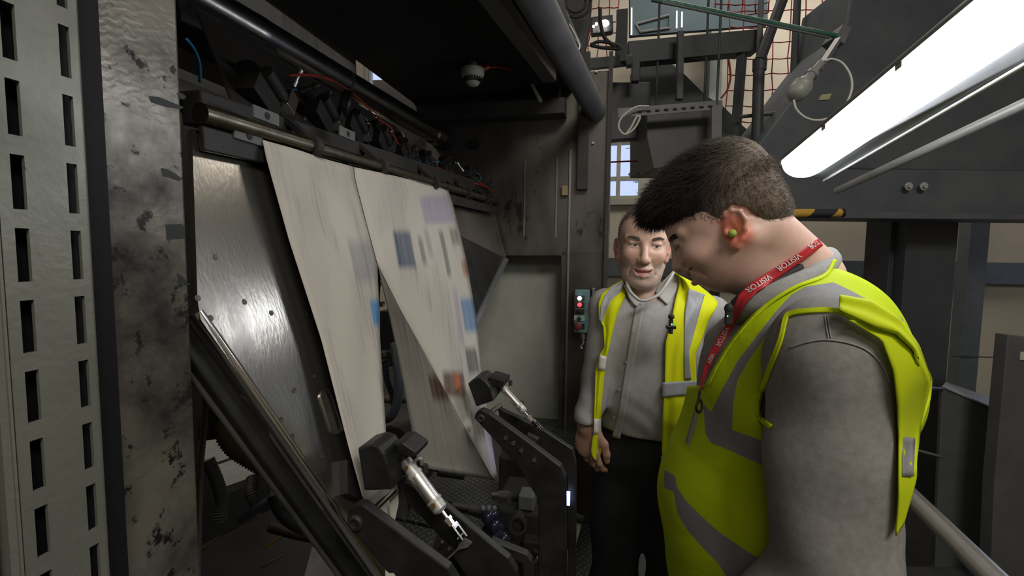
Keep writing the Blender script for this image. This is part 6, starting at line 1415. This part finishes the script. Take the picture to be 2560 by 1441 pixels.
    for s in (1, -1): F.ell(B.p(.04, s*.11, .045), (.14, .05, .045), B.R, .03)
    X, Y, Zz = F.XYZ(); F.cut(-(Zz-.001)); Vq, Fq2 = F.mesh(); mesh_obj('shoes', relax(Vq, Fq2, 2), Fq2, 'rubber', root)
    return root, body
young, young_body = build_young()
# ------------------------------------------------------------------ the older man behind
def build_far():
    D = 1.42; fh = np.array((-.20, -.98)); fh /= np.linalg.norm(fh)
    mid = P(1609, 612, D); l3 = Z.cross(Vector((fh[0], fh[1], 0)))
    H = head_frame(mid+Vector((-fh[0], -fh[1], 0))*.05-Z*.028, fh, 4, -3.5, 1.0)
    p = dict(w=1.0, fo=.0, cr=.146, brow=.047, eye=.030, nose=-.012, nosef=.124, mf=.101, mouth=-.046, mw=.030, smile=.0090, open=.0070, chin=-.092, ear=(-.004, .010, .077), fat=1.0, lid=.0038, look=.0, earcol=(.60, .30, .24))
    root = thing('person', 'smiling older man in a grey shirt and open yellow hi-vis vest facing us', 'person', Vector((mid.x, mid.y+.06, 0)))
    c0 = P(1622, 900, D+.07); fb_ = Vector((-.26, -.966, 0)); B = Fr((c0.x, c0.y, 0), fb_, Z.cross(fb_), Z)     # l points to his left, image right
    def torso(F, g, k=.04):
        F.ell(B.p(0, 0, 1.33), (.112+g, .165+g, .17+g), B.R, k); F.ell(B.p(.018, -.005, 1.13), (.122+g, .158+g, .20+g), B.R, k); F.ell(B.p(0, -.01, .98), (.112+g, .156+g, .13+g), B.R, k)
        F.cone(B.p(-.02, .13, 1.425), B.p(-.02, -.13, 1.425), .050+g, .050+g, k); F.cone(B.p(-.03, .05, 1.475), B.p(-.03, -.05, 1.475), .04+g*.5, .04+g*.5, k)
    shr = P(1522, 775, D+.06); elr = P(1494, 950, D+.05); wrr = P(1467, 1050, D-.03)
    shl = P(1772, 790, D+.10); ell_ = P(1800, 985, D+.14); wrl = P(1760, 1120, D-.02)
    def arms(F, g, k=.025):
        F.chain([shr, elr, wrr], [.050+g, .041+g*1.2, .030+g*1.6], k); F.chain([shl, ell_, wrl], [.052+g, .042+g, .032+g*.8], k)
        F.cone(B.p(-.02, -.11, 1.42), shr, .045+g, .05+g, k); F.cone(B.p(-.02, .11, 1.42), shl, .045+g, .05+g, k)
    hx, hy, hz = H.o
    hw = np.array(P(1462, 1105, D-.03))
    xs = axis_coords(.05, .85, .014, [(hx-.10, hx+.10, .0021), (hw[0]-.07, hw[0]+.07, .0026)]); ys = axis_coords(1.2, 1.75, .014, [(hy-.145, hy+.11, .0022), (hw[1]-.07, hw[1]+.07, .0026)]); zs = axis_coords(-.01, 1.80, .014, [(hz-.125, hz+.165, .0021), (hw[2]-.14, hw[2]+.09, .0026)])
    F = Field(xs, ys, zs); torso(F, -.032); arms(F, -.012)
    for s in (1, -1):
        F.chain([B.p(0, s*.085, .92), B.p(.02, s*.09, .50), B.p(-.01, s*.09, .10)], [.075, .05, .034], .03); F.ell(B.p(.05, s*.095, .045), (.11, .035, .03), B.R, .03)
    nb = np.array(B.p(-.01, -.012, 1.46)); F.chain([H.p(-.02, 0, -.05), nb], [.052, .060], .03); F.cone(H.p(.03, 0, -.085), nb+np.array(B.R[0])*.03, .030, .040, .03)
    head_sdf(F, H, p)
    d_ = np.array(wrr)-np.array(elr); d_ /= np.linalg.norm(d_)
    hand(F, np.array(wrr)+np.array((0, 0, -.012)), (.05, -.12, -.99), (.50, .65, -.1), (.70, -.70, 0), 1.05, curl=(26, 30, 36, 44), k=.006, thumb=.5, spread=.09)
    hand(F, np.array(wrl)+np.array((0, 0, -.01)), (-.1, -.15, -.98), (-.6, .6, 0), (-.6, -.7, 0), 1.0)
    Vv, Fq = F.mesh(); Vv = relax(Vv, Fq, 1, .35)
    col = skin_tones(Vv, H, p, (.66, .43, .33), (.50, .22, .18), (.68, .34, .26), .45)
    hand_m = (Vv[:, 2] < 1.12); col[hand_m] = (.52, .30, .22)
    M['skin_far'] = skin_material('skin_far', .42); body = mesh_obj('body', Vv, Fq, 'skin_far', root, colors=col)
    iris = mat('grey_blue_iris', (.10, .13, .15), .1)
    for s in (1, -1):
        c = Vector(H.p(p['fo']+.0745, s*.0315, p['eye'])); G().sphere(c, .0119, 20).build('eyeball', 'eyewhite', root, smooth='all')
        fd = (Vector(H.R[0])+Vector(H.R[1])*.28-Vector(H.R[2])*.02).normalized(); G().lathe(c+fd*.0100, fd, [(0, 0), (0, .0058), (.0015, .0045), (.0022, 0)], 18).build('iris', iris, root, smooth='all')
        G().lathe(c+fd*.0118, fd, [(0, 0), (0, .0026), (.0008, 0)], 12).build('pupil', 'rubber', root, smooth='all')
    # upper teeth
    g = G(); ts = [H.p(p['mf']-.0060-abs(i)*.0016, i*.0046, p['mouth']+.0010+abs(i)*.0006) for i in range(-3, 4)]
    for q in ts: g.obox(Vector(q), Vector(H.R[0]), Vector(H.R[1]), Vector(H.R[2]), .002, .0021, .0030)
    g.build('teeth', mat('teeth', (.70, .66, .56), .3), root, bevel=.0006)
    # short receding hair
    M['hair_grey'] = mat('grey_brown_hair', (.12, .10, .08), .5, 0, (.20, .175, .15), 60)
    x_, y_, z_ = [axis_coords(c-.16, c+.16, .0034, []) for c in H.o]; K = Field(x_, y_, z_)
    K.ell(H.p(-.010, 0, .062), (.1005, .0795, .0875), H.R, .02)
    X, Y, Zz = K.XYZ(); Lf, Ll, Lh = [(X-H.o[0])*H.R[i, 0]+(Y-H.o[1])*H.R[i, 1]+(Zz-H.o[2])*H.R[i, 2] for i in range(3)]
    hh = np.interp(Lf, [-.2, -.06, -.03, -.015, .018, .026, .045, .060, .10], [-.05, -.03, .0, .045, .040, .062, .105, .118, .125]); K.cut((hh-Lh)*.8)
    K.D += np.sin(Ll*300+Lf*90)*.0008
    hv, hf = K.mesh(); hair = mesh_obj('hair', relax(hv, hf, 1), hf, 'hair_grey', root)
    V0, N0 = normals_of(hair); r = np.random.RandomState(5); sel = r.choice(len(V0), 9000); rt = V0[sel]+r.normal(size=(9000, 3))*.001
    q = H.loc(rt); top = np.clip((q[:, 2]-.07)/.05, 0, 1)[:, None]; dr = N0[sel]*.5+H.R[0]*.6*top-H.R[2]*.6*(1-top)+r.normal(size=(9000, 3))*.2
    hair_strands('hair_strands', 'hair_grey', hair, rt-N0[sel]*.001, dr, (.004+.008*top[:, 0])*(.6+.7*r.rand(9000)), .0004, seg=3)
    vs, ns = normals_of(body); qb = H.loc(vs)
    for s in (1, -1):
        t = (qb[:, 1]*s-.016)/.034; hc = p['brow']+.002+.005*np.sin(np.clip(t, 0, 1)*2.4); mk = (t > 0) & (t < 1) & (np.abs(qb[:, 2]-hc) < .0042*(1.1-t*.5)) & (qb[:, 0] > .05); ii = np.where(mk)[0]
        if len(ii): sl = r.choice(ii, 420); hair_strands('eyebrow', 'hair_grey', root, vs[sl], H.R[1]*s+ns[sl]*.25+r.normal(size=(420, 3))*.15, np.full(420, .006), .00036, seg=2)
    mk = (qb[:, 2] < p['nose']-.012) & (qb[:, 2] > p['chin']-.028) & (qb[:, 0] > .03) & (np.abs(qb[:, 1]) < .062); mk &= ~((np.abs(qb[:, 2]-p['mouth']+.002) < .0125) & (np.abs(qb[:, 1]) < .03)); ii = np.where(mk)[0]
    if len(ii): sl = r.choice(ii, 3200); hair_strands('stubble', mat('grey_stubble', (.36, .31, .26), .6), root, vs[sl]+r.normal(size=(3200, 3))*.0008, ns[sl]*.8-H.R[2]*.6, np.full(3200, .0022), .00016, seg=1)
    # ---- shirt
    xs = axis_coords(.10, .82, .0050, []); ys = axis_coords(1.20, 1.75, .0055, []); zs = axis_coords(.90, 1.56, .0050, [])
    F = Field(xs, ys, zs); torso(F, .0); arms(F, .008)
    X, Y, Zz = F.XYZ(); F.D += folds(X, Y, Zz, 21, 11, .0075, 6, (1, 1, .5))
    F.D += np.sin((Zz+X*.5)*95+np.sin(X*30))*.0022*np.exp(-((Zz-1.10)/.09)**2)
    F.cut(-(Zz-(P(1590, 1088, D).z)-(X-.42)*-.06))
    wz = P(1462, 1054, D-.03).z; wl_ = np.array(wrr); F.cut(np.where((X < wl_[0]+.10) & (Zz < wz+.1) & (X < P(1486, 1054, D).x+.012), wz-Zz, -1.0))
    F.ell(H.p(.005, 0, -.088), (.062, .058, .050), H.R, .01, sub=True)
    Vs, Fs = F.mesh(); Vs = relax(Vs, Fs, 2)
    M['shirt'] = mat('grey_beige_shirt', (.40, .38, .36), .85, 0, (.34, .325, .31), 40, 6, bump=.22, bscale=500, spec=.2)
    shirt = mesh_obj('shirt', Vs, Fs, 'shirt', root); bv = bvh_of([shirt]); bvb = bvh_of([shirt, body])
    M['shirt_dark'] = mat('shirt_shadow_seam', (.30, .285, .27), .85)
    drape('placket', bv, [(1592, 752), (1583, 800), (1570, 880), (1558, 960), (1545, 1040), (1530, 1092)], [(1610, 758), (1602, 810), (1590, 880), (1576, 960), (1562, 1040), (1550, 1098)], 'shirt', root, .003, .0016, 5, 50)
    for x, y in ((1600, 763), (1583, 831), (1567, 905), (1549, 975), (1536, 1043)):
        h = bv.ray_cast(C_P, ray(x, y))
        if h[0]: d = -ray(x, y).normalized(); G().lathe(h[0]+d*.004, d, [(0, 0), (0, .0052), (.0014, .0056), (.002, .0045), (.0012, .002), (.0012, 0)], 18).build('button', mat('shirt_button', (.28, .265, .25), .3), root, smooth=True)
    # collar wings
    M['collar_m'] = mat('shirt_collar', (.44, .42, .40), .85, bump=.15, bscale=500)
    def wing(nm, pts, th=.003):
        q = [P(*a) for a in pts]; G().prism(q, Vector((0, th, 0))).build(nm, 'collar_m', root, bevel=.001)
    drape('collar_wing', bvb, [(1650, 712), (1640, 728), (1642, 738), (1666, 760)], [(1682, 678), (1696, 698), (1690, 728), (1670, 761)], 'collar_m', root, .012, .002, 8, 12, default=D-.03, maxjump=.08, smooth=30)
    drape('collar_wing', bvb, [(1566, 704), (1560, 716), (1572, 745), (1590, 766)], [(1578, 722), (1584, 732), (1602, 750), (1594, 767)], 'collar_m', root, .012, .002, 6, 12, default=D-.03, maxjump=.08, smooth=30)
    G().tube(bez([P(1684, 682, 1.46), P(1672, 702, 1.405), P(1645, 738, 1.365), P(1605, 752, 1.352), P(1580, 735, 1.375), P(1566, 712, 1.42)], 8), .0045, 10).build('collar_stand', 'collar_m', root, smooth='all')
    # ---- open vest
    M['vest_far'] = mat('hi_vis_far', (.72, .72, .005), .7, 0, (.60, .66, .005), 6, bump=.35, bscale=14, spec=.2); M['band'] = mat('reflective_band', (.27, .27, .28), .5, 0, (.33, .33, .33), 40); M['band_lit'] = mat('reflective_band_lit', (.78, .72, .66), .4)  # band_lit: paler copy of the tape, with light put into its colour
    V1 = thing_child = root
    def panel(nm, l_, r_, m='vest_far', off=.012, **k): return drape(nm, bv, l_, r_, m, root, off, .0022, default=D, maxjump=.12, **k)
    v1 = panel('hi_vis_vest', [(1563, 697), (1530, 715), (1504, 735), (1496, 758), (1497, 800), (1508, 815), (1512, 870), (1500, 885), (1489, 930), (1487, 1000), (1484, 1080), (1480, 1105), (1477, 1128), (1480, 1142), (1488, 1151)], [(1566, 698), (1563, 740), (1552, 765), (1541, 790), (1527, 850), (1516, 900), (1508, 960), (1504, 1010), (1503, 1070), (1504, 1105), (1504, 1128), (1500, 1142), (1491, 1151)], nu=10, nv=70, wav=.004)
    v2 = panel('hi_vis_vest', [(1688, 682), (1700, 700), (1686, 760), (1676, 815), (1664, 855), (1662, 960), (1657, 1040), (1655, 1120), (1657, 1200), (1668, 1262)], [(1700, 690), (1745, 712), (1786, 745), (1797, 760), (1772, 800), (1755, 850), (1738, 885), (1740, 950), (1745, 1000), (1750, 1060), (1755, 1130), (1755, 1262)], nu=16, nv=60, wav=.003, wf=5)
    def band(nm, poly_l, poly_r, src, m='band', off=.005, **k):
        bb = bvh_of([src]); return drape(nm, bb, poly_l, poly_r, m, src, off, .0012, default=D-.01, maxjump=.15, **k)
    def bands():
        band('reflective_band', [(1556, 703), (1530, 716), (1512, 738), (1502, 765), (1500, 800)], [(1563, 712), (1552, 730), (1530, 748), (1510, 790), (1504, 812)], v1)
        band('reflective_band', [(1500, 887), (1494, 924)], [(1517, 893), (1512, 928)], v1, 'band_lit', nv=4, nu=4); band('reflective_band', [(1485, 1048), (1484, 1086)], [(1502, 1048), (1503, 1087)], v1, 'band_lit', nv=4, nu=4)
        band('reflective_band', [(1722, 722), (1712, 780), (1711, 850), (1711, 900), (1712, 950)], [(1762, 737), (1748, 785), (1736, 830), (1722, 880), (1728, 950)], v2)
        band('reflective_band', [(1656, 957), (1656, 995)], [(1742, 952), (1745, 985)], v2, nv=6, nu=10); band('reflective_band', [(1652, 1142), (1653, 1181)], [(1756, 1136), (1757, 1176)], v2, nv=6, nu=10)
    bands()
    # microphone on the vest edge
    q = P(1678, 797, D-.16)
    h = bvh_of([v2]).ray_cast(C_P, ray(1678, 800)); q = (h[0]-ray(1678, 800)*.012) if h[0] else q; s_ = 1.24e-3
    G().sphere(q+Z*(.005+s_*.0), .0085, 14).build('clip_microphone', 'rubber', root, smooth='all'); G().cyl(q-Z*.004, q-Z*.042, .0058, n=14).build('clip_microphone', 'rubber', root, smooth=True)
    G().obox(q-Z*.024, Vector((1, 0, 0)), Vector((0, 1, 0)), Z, .013, .006, .005).build('microphone_clip', 'black', root, bevel=.002); G().sphere(q-Z*.015-Vector((0, .006, 0)), .0022, 8).build('indicator_light', 'green_led' if 'green_led' in M else mat('green_led_b', (.1, .9, .5), .4, emit=(.1, 1, .5), es=2.5), root)
    # ---- trousers, shoes
    xs2 = axis_coords(.05, .8, .01, []); ys2 = axis_coords(1.2, 1.8, .01, []); F = Field(xs2, ys2, axis_coords(-.01, 1.10, .01, [])); zt = P(1590, 1060, D).z
    F.ell(B.p(0, -.01, .98), (.114, .154, .14), B.R, .03)
    for s in (1, -1): F.chain([B.p(0, s*.082, .94), B.p(.02, s*.09, .50), B.p(-.01, s*.09, .05)], [.095, .075, .062], .03)
    X, Y, Zz = F.XYZ(); F.D += folds(X, Y, Zz, 9, 12, .004, 4); F.cut(Zz-zt); Vq, Fq2 = F.mesh(); mesh_obj('trousers', relax(Vq, Fq2, 2), Fq2, mat('black_trousers', (.022, .022, .025), .85, 0, (.035, .035, .038), 8, bump=.2, bscale=200), root)
    F = Field(xs2, ys2, axis_coords(-.01, .16, .008, []))
    for s in (1, -1): F.ell(B.p(.05, s*.095, .045), (.135, .045, .045), B.R, .03)
    X, Y, Zz = F.XYZ(); F.cut(-(Zz-.001)); Vq, Fq2 = F.mesh(); mesh_obj('shoes', relax(Vq, Fq2, 2), Fq2, 'rubber', root)
    return root
far_man = build_far()
